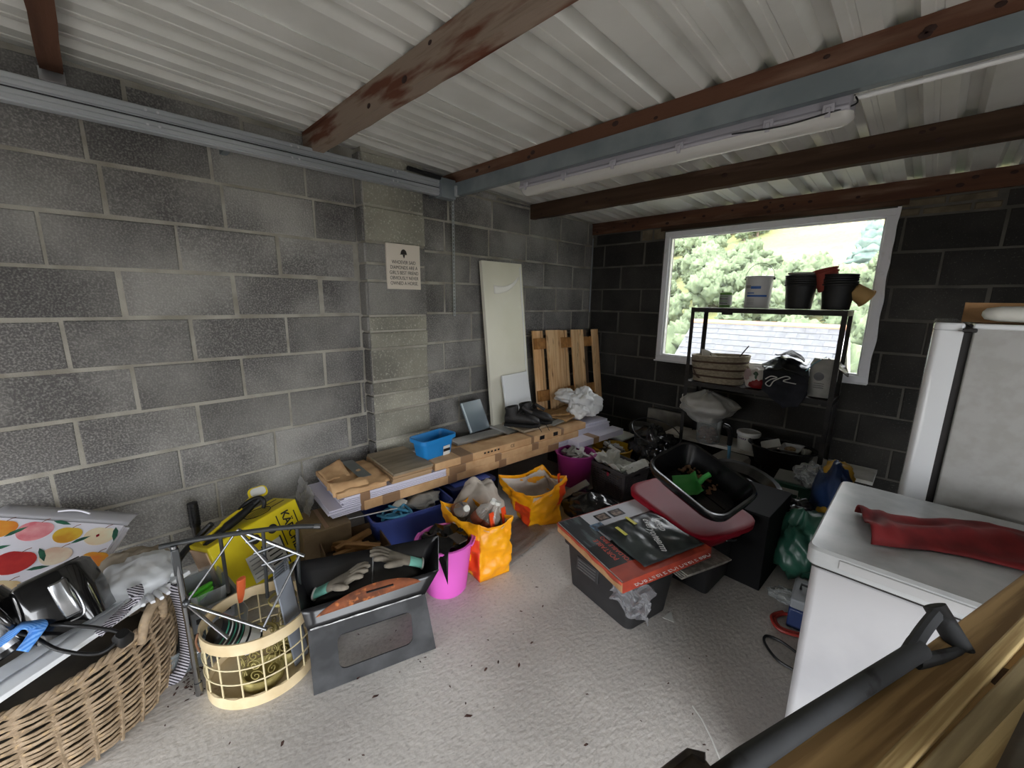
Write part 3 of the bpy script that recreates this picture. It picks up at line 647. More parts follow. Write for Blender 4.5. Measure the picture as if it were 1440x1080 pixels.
# middle shelf
zm = .802
M_rope = mat('rope_cream', '#a59a86', .9, c2='#8d8270', vs=40, bump=.6, bs=160, st=(1, 1, 1)); M_rope2 = mat('rope_brown', '#4f3d33', .9, bump=.6, bs=160)
t = thing('rope_basket', 'cream coiled rope basket with brown stripes on the middle shelf', 'basket', (1.475, -.22, zm), (0, 0, 3))
n = 15
for k in range(n):
    f = k/(n-1); w, d = .185+.03*f, .115+.02*f
    pts = [(w*math.copysign(abs(math.cos(a))**.75, math.cos(a)), d*math.copysign(abs(math.sin(a))**.75, math.sin(a)), .01+.21*f+.012*math.cos(a)*f) for a in [2*PI*i/40 for i in range(40)]]
    MB().tube(pts, .0088, 6, closed=True).build('rope_coil', M_rope2 if k in (3, 7, 11) else M_rope, t, smooth=60)
MB().loft([[(x*.18, y*.11, .008) for x, y in [(math.cos(2*PI*i/24), math.sin(2*PI*i/24)) for i in range(24)]], [(x*.19, y*.115, .012) for x, y in [(math.cos(2*PI*i/24), math.sin(2*PI*i/24)) for i in range(24)]]]).build('base', M_rope, t)
MB().tube(spline([(.215, -.03, .16), (.235, -.035, .12), (.238, -.02, .08), (.222, 0, .07)]), .009, 8).build('handle', M_rope, t)
MB().tube(spline([(-.19, -.06, .13), (-.15, -.11, .06), (-.11, -.125, .035)]), .007, 8).build('handle', M_rope2, t)
tag(MB().grid(8, 6, lambda u, v: (1.34+.17*u, -.24-.05*v+.03*u, .97+.1*v-.05*u+.01*math.sin(u*6))).build('paper_sheet', M_lab, smooth=180, solid=.001), 'folded pale paper sticking out of the rope basket', 'paper')
tag(MB().tube([(1.59, -.2, .9), (1.61, -.19, 1.02), (1.668, -.18, 1.118)], .005, 6).build('metal_rod', M_iron), 'dark thin rod standing in the rope basket', 'rod')
tag(MB().tube([(1.46, -.25, .92), (1.41, -.27, 1.04)], .003, 6).build('thin_stick', M_iron), 'short thin stick leaning over the rope basket rim', 'stick')
t = thing('food_packet', 'red and white printed packet beside the rope basket', 'packet', (1.765, -.26, zm))
MB().blob((0, 0, .075), .075, .06, .085, .18, 2.5, 3, 18, flat=.073).build('pouch', mat('packet_white', '#cfcac4', .4), t, smooth=60)
MB().blob((.018, -.012, .04), .066, .056, .05, .1, 2.5, 4, 16, flat=.038).build('red_panel', mat('packet_red', '#8f2225', .45), t, smooth=60)
MB().blob((-.045, -.03, .1), .028, .03, .05, .3, 3, 8, 12).build('cloth_end', mat('packet_pink', '#b9a3a0', .7), t, smooth=60)
MB().blob((.01, -.045, .1), .02, .012, .035, .1, 2, 6, 10).build('green_panel', mat('packet_green', '#3f5a44', .5), t, smooth=60)
M_cloth = mat('dark_clothes', '#1e2026', .9, c2='#2b2d36', vs=10, bump=.3, bs=60)
M_satin = mat('black_satin', '#24262c', .35, c2='#16171b', vs=8)
def drape(name, lab, pts, m, cat='clothing'):
    g = MB(); n = len(pts[0])-1; k = len(pts)-1
    def fn(u, v):
        a = min(int(u*n), n-1); fu = u*n-a; b = min(int(v*k), k-1); fv = v*k-b
        p = Vector(pts[b][a]).lerp(Vector(pts[b][a+1]), fu).lerp(Vector(pts[b+1][a]).lerp(Vector(pts[b+1][a+1]), fu), fv)
        e = noise.noise(p*16)*.014+noise.noise(p*40)*.004
        return (p.x+e*.4, p.y-abs(e), p.z+e)
    g.grid(34, 26, fn); return tag(g.build(name, m, smooth=180, solid=.006, off=-1), lab, cat)
drape('dark_garment', 'dark trousers with white cord hanging over the middle shelf edge', [[(1.82, -.10, .98), (1.95, -.1, 1.0), (2.10, -.1, .97)], [(1.82, -.3, .95), (1.95, -.33, .96), (2.12, -.33, .93)], [(1.85, -.375, .82), (1.96, -.385, .84), (2.13, -.38, .82)], [(1.95, -.385, .74), (2.0, -.39, .70), (2.09, -.385, .735)]], M_cloth)
tag(MB().tube(spline([(1.86, -.37, .90), (1.90, -.40, .93), (1.94, -.405, .925), (1.90, -.40, .905), (1.87, -.395, .87), (1.90, -.40, .855), (1.925, -.405, .90), (1.99, -.40, .94), (2.02, -.4, .93), (1.98, -.4, .905), (2.06, -.4, .895)], 5), .004, 6).build('drawstring', M_white, smooth=60), 'white drawstring cord tangled on the dark trousers', 'cord')
drape('satin_jacket', 'glossy black folded jacket on the middle shelf', [[(1.76, -.08, .95), (1.9, -.06, 1.04), (2.07, -.06, 1.03)], [(1.78, -.2, .99), (1.9, -.22, 1.07), (2.08, -.22, 1.02)], [(1.83, -.3, .955), (1.95, -.325, .99), (2.12, -.335, .945)]], M_satin)
drape('striped_shirt', 'crumpled grey and white shirt on top of the folded jacket', [[(1.88, -.14, 1.06), (1.95, -.12, 1.11), (2.04, -.12, 1.06)], [(1.87, -.24, 1.08), (1.96, -.25, 1.09), (2.07, -.26, 1.045)]], mat('shirt_grey', '#8f8f92', .85, c2='#3c3c40', vs=26, lo=.47, hi=.53, st=(1, 4, 1)))
t = thing('compost_sack', 'white sack with dark round emblem at the end of the middle shelf', 'sack', (2.185, -.23, zm))
MB().tub([(.14, .12, .04, 0), (.155, .13, .05, .02), (.16, .135, .05, .16), (.165, .13, .05, .23), (.13, .08, .03, .275)]).build('bag', mat('sack_white', '#b7b7b2', .5, c2='#a5a5a0', vs=14, bump=.3, bs=30), t, smooth=60)
MB().lathe([(.03, 0), (.03, .002), (.022, .0021), (.022, .0005)], 24, TR((-.015, -.067, .15), (90, 0, 0), (1, 1, 1))).build('emblem', M_satin, t)
MB().box((-.015, -.0682, .15), (.026, .001, .008)).build('emblem_print', M_satin, t)
for k in range(3): MB().box((-.01, -.0665, .07+.015*k), (.06, .001, .004)).build('print_line', M_satin, t)
drape('blue_wrapper', 'pale blue plastic wrapper folded over the white sack', [[(2.09, -.2, 1.0), (2.13, -.18, 1.06), (2.18, -.17, 1.085)], [(2.085, -.29, .98), (2.12, -.3, 1.03), (2.16, -.29, 1.07)]], mat('wrapper_blue', '#8fc3d8', .3), 'wrapper')
drape('crumpled_bag', 'dark crumpled plastic at the end of the middle shelf', [[(2.19, -.1, 1.07), (2.25, -.1, 1.05), (2.31, -.1, .98)], [(2.2, -.26, 1.08), (2.26, -.28, 1.03), (2.33, -.26, .97)]], mat('bag_brown', '#4b4440', .5), 'plastic bag')
# on the white board
zb = .292
t = thing('food_jar', 'clear tub of brown biscuits under a plastic bag by the shelf post', 'jar', (1.475, -.3, zb))
MB().lathe([(.085, 0), (.09, .005), (.098, .18), (.1, .19)], 28, cap1=False).build('jar', film('jar_clear', '#cfd2d0', .22, .15), t)
for k in range(30):
    R = random.Random(k); a = R.uniform(0, 6.28); q = .068*math.sqrt(R.random()); MB().blob((q*math.cos(a), q*math.sin(a), .02+.0032*k), .026, .022, .016, .15, 2, k, 7).build('biscuit', mat('biscuit', '#6e4b39', .8, rv=.25), t, smooth=60)
M_bagc = film('bag_cloudy', '#d8d6d0', .42, .35)
t = thing('plastic_bag', 'crumpled cloudy plastic bag draped over the clear jar', 'plastic bag', (1.44, -.3, zb+.19))
def bagf(u, v):
    a = 2*PI*u; r = [.10, .145, .22, .235, .17, .03][min(int(v*5), 4)]*(1-(v*5-min(int(v*5), 4)))+[.10, .145, .22, .235, .17, .03][min(int(v*5)+1, 5)]*(v*5-min(int(v*5), 4))
    z = -.02+.26*v; k = 1+.22*noise.noise(Vector((math.cos(a)*1.6, math.sin(a)*1.6, v*3)))+.1*noise.noise(Vector((math.cos(a)*5, math.sin(a)*5, v*7)))
    return (r*k*math.cos(a)*1.0, r*k*.72*math.sin(a), z+.04*noise.noise(Vector((math.cos(a)*2, math.sin(a)*2, 5)))*v)
MB().grid(56, 30, bagf).build('bag_body', M_bagc, t, smooth=180)
MB().grid(56, 30, lambda u, v: tuple(c*.88 if i < 2 else c*.9+.005 for i, c in enumerate(bagf(u+.07, v)))).build('bag_inner', M_bagc, t, smooth=180)
t = thing('round_tub', 'small white lidded tub with purple label on the white board', 'tub', (1.765, -.24, zb))
MB().lathe([(.068, 0), (.071, .004), (.08, .125), (.08, .13)], 30).build('body', M_off, t); MB().lathe([(.087, .12), (.088, .14), (.084, .144), (.078, .146), (.075, .142), (.0, .142)], 30, cap1=False).build('lid', mat('lid_white', '#dcdcd8', .4), t)
wrap(.0745, -2.6, -1.5, .06, .1, .078).build('label_purple', mat('purple_print', '#4a2a5e', .5), t, smooth=60); wrap(.0725, -2.6, -1.5, .03, .058, .0745).build('label_brown', mat('brown_print', '#6d4438', .5), t, smooth=60)
wrap(.0745, -.9, -.55, .045, .085, .077).build('label_grey', mat('grey_print', '#8d8d8d', .6), t, smooth=60)
M_bin2 = mat('gloss_grey_black', '#2b2b2d', .2)
t = thing('round_basin', 'black plastic basin holding food trays on the white board', 'basin', (2.02, -.33, zb-.05))
ov = lambda p, i: (p[0]*1.18, p[1]*.9, p[2])
MB().lathe([(.13, 0), (.14, .005), (.175, .15), (.19, .152), (.19, .158), (.168, .158), (.13, .012), (0, .01)], 36, cap1=False, fn=ov).build('bowl', M_black, t)
MB().tube([(.19*1.18*math.cos(a), .19*.9*math.sin(a), .158) for a in [2*PI*i/40 for i in range(40)]], .006, 6, closed=True).build('rim', M_bin2, t)
tag(MB().tub([(.1, .075, .01, 0), (.125, .1, .012, .032), (.13, .105, .012, .033)], TR((1.955, -.33, .375), (18, -22, 15))).build('foil_tray', M_lab, bev=.002), 'cream food carton tilted in the black basin', 'carton')
t = thing('food_tray', 'clear food tray with brown leftovers in the black basin', 'tray', (2.085, -.35, .385), (14, -6, -12))
MB().tub([(.11, .085, .012, 0), (.135, .11, .014, .028), (.145, .12, .015, .03), (.13, .105, .014, .03), (.105, .08, .012, .004)]).build('tray', film('tray_clear', '#d5d7d6', .5, .2), t)
MB().blob((-.005, 0, .014), .035, .026, .014, .4, 4, 2, 12).build('leftovers', mat('leftover', '#7d6243', .8, c2='#a58e6d', vs=60), t, smooth=60)
for k in range(3): tag(MB().box((0, 0, 0), (.022, .03, .04), TR((2.155+.012*k, -.33+.03*k, .395-.008*k), (10, 20*k, 30*k))).build('wrapped_sweet', M_lab, bev=.004), ['small white wrapped block in the basin nearest the food tray', 'small white wrapped block between two others in the basin', 'small white wrapped block against the basin rim'][k], 'packet', 'small white blocks in the basin')
# things around the shelf foot
t = thing('paving_slab', 'pale grey slab leaning against the dark back wall', 'slab', (.965, -.05, .16), (-4, 0, 0))
MB().box((0, 0, .12), (.35, .04, .27)).build('slab', mat('slab_grey', '#77746c', .9, c2='#67645d', vs=14, bump=.3), t, bev=.012)
tag(MB().box((.965, -.06, .075), (.33, .1, .15)).build('timber_block', M_beamD, bev=.004), 'dark timber block under the leaning grey slab', 'timber')
t = thing('lidded_bin', 'black round bin with grey lid beside the yellow bucket', 'bin', (.885, -.36, 0))
MB().lathe([(.085, 0), (.09, .005), (.1, .27), (.104, .28)], 26).build('body', M_black, t); MB().lathe([(.106, .275), (.108, .30), (.1, .325), (.06, .333), (0, .334)], 26, cap1=False).build('lid', mat('lid_grey', '#3f3f3e', .55), t)
tag(MB().box((.79, -.56, .235), (.2, .26, .014), TR((0, 0, 0))).build('white_tile', M_white, bev=.002), 'white panel lying behind the yellow bucket', 'panel'); tag(MB().box((.77, -.5, .11), (.16, .2, .225)).build('small_carton', M_card, bev=.003), 'brown carton under the white panel behind the yellow bucket', 'box')
M_bin = mat('bin_bag', '#0e0e10', .22, spec=.6); M_bin2 = mat('gloss_grey_black', '#2b2b2d', .2)
def binbag(loc, r, seed, lab, amp=.45):
    o = thing('bin_bag', lab, 'rubbish bag', loc, (0, 0, seed*40), 'black rubbish bags in the pile')
    MB().blob((0, 0, r[2]*.9), r[0], r[1], r[2], amp, 2.6, seed, 26, sharp=True, flat=r[2]*.88).build('bag', M_bin, o, smooth=70)
    MB().tube(spline([(0, 0, r[2]*1.6), (.02, .01, r[2]*1.85), (.05, .03, r[2]*2.0)]), [.03]*6+[.02]*7, 8).build('tied_neck', M_bin, o, smooth=60)
binbag((1.16, -.62, 0), (.22, .2, .21), 3, 'glossy black rubbish bag between the slab and the litter tray')
binbag((1.30, -.86, 0), (.18, .16, .18), 6, 'glossy black rubbish bag behind the grey basket')
binbag((2.28, -1.18, .16), (.17, .13, .10), 9, 'flat black rubbish bag above the green shopping bag')
tag(MB().tube([(.2*math.cos(a), .15*math.sin(a), .03*math.sin(a)) for a in [2*PI*i/40 for i in range(40)]], .0045, 8, TR((1.20, -.70, .40), (12, 14, 20)), closed=True).build('tray_rim_line', M_bin2), 'glossy black oval tray rim line over the black rubbish bag', 'hoop')  # ring put in for a tray's rim line and its highlight
t = thing('foam_box', 'pale grey foam box below the plastic bag', 'box', (1.74, -.56, 0), (0, 0, -6))
MB().tub([(.22, .25, .03, 0), (.22, .25, .03, .28), (.2, .23, .03, .30)]).build('body', mat('foam_grey', '#9a9892', .8), t)
t = thing('blue_tool', 'long-handled tool with black and blue grip beside the white tub', 'tool', (1.80, -.80, .30), (10, 6, 0))
MB().tube([(0, 0, 0), (-.01, 0, .12), (-.018, .0, .19)], [.010, .011, .012], 10).build('blue_handle', mat('tool_blue', '#4f7f9b', .4), t)
MB().tube(spline([(-.018, 0, .18), (-.022, .0, .25), (-.04, 0, .305), (-.075, .0, .315)]), .017, 10).build('black_grip', M_black, t)
t = thing('wood_block', 'dark crate standing under the blue-handled tool', 'crate', (1.84, -.86, 0)); MB().box((0, 0, .15), (.2, .2, .3)).build('body', M_black, t, bev=.006); MB().box((0, 0, .302), (.16, .16, .006)).build('lid_panel', M_iron, t)
t = thing('oval_pan', 'black oval roasting pan behind the litter tray', 'pan', (2.0, -1.16, .345), (6, 8, -30))
MB().lathe([(.14, 0), (.17, .045), (.19, .05), (.19, .056), (.165, .052), (.13, .008), (0, .006)], 36, cap1=False, fn=lambda p, i: (p[0]*1.25, p[1]*.85, p[2])).build('pan', M_bin, t)
t = thing('dark_carton', 'black carton under the oval roasting pan', 'box', (1.99, -1.14, 0), (0, 0, -10)); MB().box((0, 0, .17), (.3, .26, .34)).build('body', M_black, t, bev=.004); MB().box((0, 0, .342), (.28, .01, .002)).build('flap_seam', M_iron, t)
t = thing('green_box', 'pale grey and green printed box below the shelf post', 'box', (2.20, -.80, 0), (0, 0, 4))
MB().box((0, 0, .17), (.2, .24, .34)).build('carton', mat('box_green', '#2f5a4a', .6), t, bev=.003); MB().box((0, .02, .343), (.204, .21, .01)).build('lid', mat('box_grey', '#8e908c', .6), t, bev=.002)
text('ly', .05, M_lab, t, (.05, -.1212, .27), (90, 0, 0), name='lettering'); MB().box((-.02, -.122, .30), (.12, .002, .03)).build('label_strip', M_lab, t)
t = thing('blue_sack', 'blue and yellow feed sack slumped beside the freezer', 'sack', (2.43, -1.02, 0), (0, 0, 20))
MB().blob((0, 0, .27), .10, .21, .29, .22, 2.2, 5, 24, sharp=True, flat=.265).build('bag', mat('sack_blue', '#213a68', .4, c2='#182a4d', vs=6, lo=.4, hi=.6), t, smooth=70)
MB().blob((.02, .06, .5), .07, .09, .07, .2, 2.5, 9, 14).build('yellow_top', mat('sack_yellow', '#b58c2a', .5), t, smooth=70); MB().blob((-.05, -.14, .27), .06, .09, .10, .2, 2.5, 10, 14).build('yellow_base', mat('sack_yellow', '#b58c2a', .5), t, smooth=70)
tag(MB().blob((2.30, -.90, .43), .09, .08, .07, .5, 3, 7, 18, sharp=True).build('clear_wrap', M_pbag, smooth=60), 'crumpled clear wrap between the green box and blue sack', 'plastic')
t = thing('green_bag', 'dark green carrier bag slumped on the floor beside the freezer', 'carrier bag', (2.35, -1.30, 0))
MB().blob((0, 0, .17), .13, .16, .19, .4, 2.4, 12, 26, sharp=True, flat=.165).build('bag', mat('bag_green', '#2c5a49', .35, c2='#1f4437', vs=9), t, smooth=70)
MB().tube([(-.128+.01*math.sin(a), -.03+.045*math.cos(a), .2+.045*math.sin(a)) for a in [2*PI*i/24 for i in range(24)]], .004, 5, closed=True).build('print_ring', mat('dark_green_print', '#16382c', .5), t)
tag(MB().blob((2.44, -1.17, .24), .07, .08, .05, .3, 3, 14, 12, sharp=True).build('yellow_wrapper', mat('wrap_yellow', '#8f8248', .5), smooth=60), 'dull yellow wrapper on top of the green carrier bag', 'wrapper')

# ------------------------------------------------------------------ middle of the floor: crates, trays, buckets, bags
M_crate = mat('crate_black', '#1a1a1b', .6, c2='#242425', vs=8, bump=.1, bs=30)
t = thing('storage_crate', 'black plastic storage crate under the barbecue box', 'crate', (1.755, -2.195, 0), (0, 0, -12))
MB().tub([(.38, .25, .03, 0), (.40, .27, .035, .01), (.455, .30, .04, .235), (.485, .33, .045, .24), (.485, .33, .045, .265), (.465, .31, .04, .265), (.445, .29, .04, .235), (.39, .26, .03, .012)]).build('tub', M_crate, t)
MB().box((-.06, -.148, .17), (.15, .008, .07), TR((0, 0, 0), (0, 0, 0))).build('label_panel', mat('crate_panel', '#2f2f30', .5), t, bev=.003)
for k in range(4): MB().box((-.06, -.153, .145+k*.016), (.12, .003, .005)).build('moulded_line', mat('crate_mark', '#5a5a5a', .5), t)
t = thing('clear_liner', 'crumpled grey plastic liner hanging out of the black crate', 'plastic', (1.95, -2.36, .16), (0, 0, -12))
MB().grid(26, 20, lambda u, v: (-.1+.2*u+.012*noise.noise(Vector((u*6, v*6, 2))), -.025-.03*math.sin(v*2)+.028*noise.noise(Vector((u*7, v*7, 0))), .13-.15*v+.02*math.sin(u*9))).build('sheet', film('liner_grey', '#77777a', .55, .3), t, smooth=180)
# barbecue carton
M_bbox = mat('box_dark_print', '#24262a', .5, c2='#4d5a5c', vs=9, lo=.5, hi=.62, st=(1, 5, 1)); M_bred = mat('box_red_print', '#a8402a', .5, c2='#8c3020', vs=12); M_bwh = mat('box_white_print', '#c4c4ca', .5); M_bp = mat('box_black_print', '#141416', .4)
M_yel = mat('print_yellow', '#d8cf4a', .5); M_txt = mat('print_white', '#dcdcdc', .6); M_txtr = mat('print_red', '#b34a3a', .6)
t = thing('barbecue_box', 'torn portable barbecue carton lying on the black crate', 'box', (1.805, -2.19, .32), (3, 0, -20))
MB().box((0, 0, .02), (.49, .485, .04)).build('carton', mat('card_brown', '#7d6350', .9), t, bev=.003)
MB().box((0, 0, .0425), (.5, .495, .004)).build('lid', M_bwh, t)
MB().box((0, -.25, .018), (.5, .004, .046)).build('torn_edge', M_card, t, bev=.001)
MB().grid(20, 3, lambda u, v: (-.25+.5*u, -.2535-.004*noise.noise(Vector((u*9, 0, 3))), .044-.034*v*(.4+.6*abs(noise.noise(Vector((u*4, 1, 1)))))) ).build('torn_flap', M_bred, t, smooth=60, solid=.002)
MB().box((.2515, 0, .02), (.004, .5, .05)).build('end_panel', M_bred, t)
MB().box((-.2515, -.0, .02), (.004, .5, .05)).build('end_panel', M_bred, t)
def pat(x0, x1, y0, y1, m, z=.0455, nm='print', h=.0008): return MB().box(((x0+x1)/2, (y0+y1)/2, z), (x1-x0, y1-y0, h)).build(nm, m, t)
pat(-.08, .25, .17, .247, M_bred); pat(.16, .25, -.247, .247, M_bred, .0450); pat(-.247, .06, -.247, -.12, M_bbox, .0452); pat(.0, .16, -.247, -.03, M_bp, .0454); pat(-.05, .2, .13, .2, M_bred, .0453)
for y in (.03, -.06): pat(-.215, -.155, y, y+.075, M_bp, .0455); pat(-.208, -.162, y+.01, y+.065, mat('photo_brown', '#4b3a33', .5, c2='#8d7868', vs=60), .0458)
pat(-.15, -.09, -.13, -.06, mat('photo_blue', '#5d7f9c', .5, c2='#2b3440', vs=40), .0456)
text('PORTABLE', .035, M_txtr, t, (.045, -.175, .0462), (0, 0, 180), name='lettering'); text('FOLDABLE BBQ', .03, M_txtr, t, (.06, -.135, .0462), (0, 0, 180), name='lettering')
text('PORTABLE FOLDABLE BBQ', .036, M_txt, t, (.2542, .02, .02), (180, 0, 90), name='lettering'); text('FOLDABLE BBQ', .036, M_txt, t, (-.2542, .05, .02), (180, 0, -90), name='lettering')
# plastic compost bag lying on the carton
t2 = thing('charcoal_bag', 'flat black printed plastic bag lying on the barbecue carton', 'bag', (1.87, -2.155, .369), (3, 0, -20)); t = t2
MB().grid(30, 26, lambda u, v: (-.155+.33*u, -.17+.35*v, .004+.012*(math.sin(PI*u)*math.sin(PI*v))**.5+.006*noise.noise(Vector((u*5, v*9, 4))))).build('bag', mat('bag_charcoal', '#26292b', .3, c2='#39403f', vs=7), t, smooth=180, solid=.003, off=-1)
text('keep', .06, M_txt, t, (-.02, .10, .0245), (0, 0, -25), name='lettering', shear=.3); text('everyone', .05, M_txt, t, (.0, .03, .026), (0, 0, -25), name='lettering', shear=.3); text('warm', .05, M_txt, t, (.1, -.01, .024), (0, 0, -25), name='lettering', shear=.3)
for x, y in ((-.11, .0), (-.06, -.1)): MB().box((x, y, .022), (.075, .016, .0015), TR((0, 0, 0), (0, 0, 0))).build('yellow_strip', M_yel, t)
t = thing('newspaper', 'pale folded newspapers sticking out beyond the carton', 'paper', (2.03, -2.01, .245), (0, 0, -20))
for k in range(4): MB().box((.01*k, .0, .012*k), (.16, .28, .007)).build('sheet', mat('newsprint', '#8f8b83', .9, c2='#6f6b64', vs=40), t)
# two black boxes, red tub and litter trays
t = thing('black_box', 'black storage box with folding handles under the red tray', 'box', (1.90, -1.67, 0), (0, 0, -3))
MB().tub([(.36, .36, .02, 0), (.38, .38, .025, .02), (.40, .40, .03, .30), (.42, .42, .03, .305), (.42, .42, .03, .325), (.39, .39, .03, .325), (.38, .38, .03, .30)]).build('tub', M_crate, t)
for s in (-1, 1): MB().tube(spline([(.21, s*.12, .31), (.255, s*.11, .315), (.262, 0, .315)], 5), .008, 8).build('handle', M_bin, t)
MB().tube([(.215, -.15, .322), (.235, -.15, .32), (.25, -.1, .318), (.25, .1, .318), (.235, .15, .32), (.215, .15, .322)], .007, 8).build('folding_handle', M_bin, t)
M_bp2 = mat('dull_black', '#0d0d0e', .8, spec=.2)
t = thing('tall_black_box', 'tall matt black box beside the green bag', 'box', (2.125, -1.43, 0), (0, 0, -2)); MB().box((0, 0, .205), (.27, .40, .41)).build('carton', M_bp2, t, bev=.004)
MB().box((0, 0, .411), (.272, .402, .012)).build('lid', M_bp2, t, bev=.003)
M_redp = mat('red_plastic', '#860b20', .5, spec=.2); M_tray = mat('tray_black', '#0f0f10', .2, spec=.6)
t = thing('red_tray', 'deep red plastic litter tray under the black one', 'litter tray', (1.90, -1.755, .325), (3, 4, -22))
MB().tub([(.47, .33, .07, 0), (.50, .36, .08, .035), (.53, .39, .09, .05), (.55, .41, .09, .055), (.56, .42, .1, .085), (.54, .40, .09, .09), (.50, .36, .08, .088)]).build('tray', M_redp, t, smooth=45)
t = thing('litter_tray', 'large glossy black litter tray tilted on the red one', 'litter tray', (1.974, -1.816, .606), (15, 18, -11.6))
W_, D_ = .455, .33
MB().tub([(W_-.13, D_-.12, .06, -.125), (W_-.09, D_-.08, .07, -.10), (W_-.05, D_-.04, .07, -.05), (W_-.01, D_-.0, .08, -.045), (W_, D_+.01, .08, -.012), (W_-.012, D_-.002, .08, 0), (W_-.035, D_-.025, .07, -.004), (W_-.06, D_-.05, .07, -.05), (W_-.13, D_-.12, .05, -.118)], n=6).build('tray', M_tray, t, smooth=50)
MB().box((.06, .02, -.116), (.18, .012, .004)).build('moulded_rib', M_tray, t)
def intray(x, y, z): return TR((1.974, -1.816, .606), (15, 18, -11.6)) @ Vector((x, y, z))
t = thing('litter_scoop', 'green plastic scoop lying in the black litter tray', 'scoop', intray(-.03, -.035, -.108), (15, 18, -50))
def sc(u, v): 
    x = -.07+.14*u; y = -.06+.12*v; return (x, y, .004+.035*(abs(u-.5)*2)**4*(1-.3*v)+.04*max(0, v-.75)*4*.6)
MB().grid(20, 16, sc).build('blade', mat('scoop_green', '#3d9b46', .45), t, smooth=180, solid=.004, off=1)
MB().tube([(0, .055, .03), (-.02, .09, .045), (-.03, .12, .05)], [.016, .013, .014], 8).build('handle', mat('scoop_green', '#3d9b46', .45), t)
for k in range(26):
    R = random.Random(k+50); 
t = thing('cat_litter', 'brown clumps of used litter in the black tray', 'litter', intray(-.05, .03, -.115), (15, 18, -11.6), kind='stuff')
g = MB()
for k in range(60):
    R = random.Random(k+9); g.blob((R.uniform(-.1, .1), R.uniform(-.02, .07)+.02, R.uniform(0, .008)), R.uniform(.005, .014), R.uniform(.005, .013), .006, .3, 2, k, 5)
g.blob((-.03, .12, .03), .024, .022, .016, .1, 2, 3, 10); g.build('clumps', mat('litter_brown', '#6b4c37', .9, c2='#8d6b50', vs=40), t, smooth=60)
# grey perforated basket
M_bsk = mat('basket_grey', '#4e4a4d', .6)
t = thing('perforated_basket', 'dark grey perforated plastic basket with crumpled paper inside', 'basket', (1.155, -1.19, 0), (0, 0, -11))
def pwall(w0, w1, h, n, m, hand=True):
    g = MB(); vs = []; fs = []
    for j in range(m+1):
        f = j/m; w = w0+(w1-w0)*f
        for i in range(n+1): vs.append((-w/2+w*i/n, 0, h*f))
    for j in range(m):
        for i in range(n):
            hole = (i % 2 == 1 and j % 2 == 1 and 1 <= j < m-3 and 2 <= i < n-2)
            slot = hand and m-4 <= j <= m-3 and abs(i-n/2+.5) < n*.12
            if not hole and not slot: fs.append((j*(n+1)+i, j*(n+1)+i+1, (j+1)*(n+1)+i+1, (j+1)*(n+1)+i))
    g.v = vs; g.f = fs; g.mi = [0]*len(fs); return g
bw, bd, bh = .36, .27, .245
for s, w0, w1, d, rz in ((-1, bw-.06, bw, bd, 0), (1, bw-.06, bw, bd, 180)):
    pwall(w0, w1, bh, 39, 25).build('side_wall', M_bsk, t, smooth=None, solid=.004, loc=(0, s*(d/2-.03), 0), rot=(6.5 if s < 0 else 6.5, 0, rz))
for s, rz in ((-1, -90), (1, 90)): pwall(bd-.06, bd, bh, 31, 25).build('end_wall', M_bsk, t, smooth=None, solid=.004, loc=(s*(bw/2-.03), 0, 0), rot=(6.5, 0, rz))
MB().box((0, 0, .004), (bw-.07, bd-.07, .008)).build('base', M_bsk, t)
MB().tube([(x, y, bh) for x, y in rrect(bw+.0, bd+.0, .02, 3)], .007, 6, closed=True).build('rim', M_bsk, t)
MB().lathe([(.013, 0), (.013, .003), (.009, .004)], 16, TR((.02, -bd/2-.002, .2), (90, 0, 0), (.8, 1.3, 1))).build('tag', mat('tag_red', '#a8304a', .5), t)
M_paper = mat('white_paper', '#d3d3cc', .85, c2='#bdbdb6', vs=12)
t = thing('crumpled_paper', 'crumpled white paper lining the grey perforated basket', 'paper', (1.155, -1.19, .2), (0, 0, -11))
MB().grid(40, 30, lambda u, v: ((u-.5)*.36, (v-.5)*.27-.01, .03+.055*max(abs(u-.5)*2, abs(v-.5)*2)**3+.04*noise.noise(Vector((u*5, v*5, 3)))+.015*noise.noise(Vector((u*13, v*13, 5)))-.05*(v > .55)*(abs(u-.5) < .3))).build('sheet', M_paper, t, smooth=50)
MB().grid(12, 20, lambda u, v: (.10+.09*u+.02*v, -.12+.2*v, .055+.035*math.sin(PI*u)+.03*v+.01*noise.noise(Vector((u*6, v*8, 9))))).build('loose_sheet', M_paper, t, smooth=50)
# buckets
def bucket(name, lab, loc, r0, r1, h, m, rz=0):
    o = thing(name, lab, 'bucket', loc, (0, 0, rz))
    MB().lathe([(r0*.96, 0), (r0, .006), (r1, h-.012), (r1+.007, h-.010), (r1+.009, h), (r1-.002, h+.002), (r1-.008, h-.012), (r0-.006, .012), (0, .012)], 40, cap1=False).build('body', m, o)
    for s in (-1, 1): MB().tube(spline([(s*(r1+.004), -.04, h-.01), (s*(r1+.012), -.025, h-.004), (s*(r1+.012), .025, h-.004), (s*(r1+.004), .04, h-.01)]), .006, 8).build('handle', m, o)
    return o
M_pink = mat('tub_pink', '#e065c6', .45); M_mag = mat('tub_magenta', '#9b2f7c', .42); M_yb = mat('tub_yellow', '#d0a31f', .45); M_tim = mat('offcut_white', '#c9c8c4', .7); M_timg = mat('offcut_grey', '#7d7b74', .7)
bucket('rubble_bucket', 'magenta plastic bucket full of white offcuts behind the orange bag', (.835, -1.31, 0), .115, .15, .285, M_mag, 20)
bucket('rubble_bucket', 'yellow plastic bucket of white offcuts behind the grey basket', (.92, -.90, 0), .125, .16, .245, M_yb, 60)
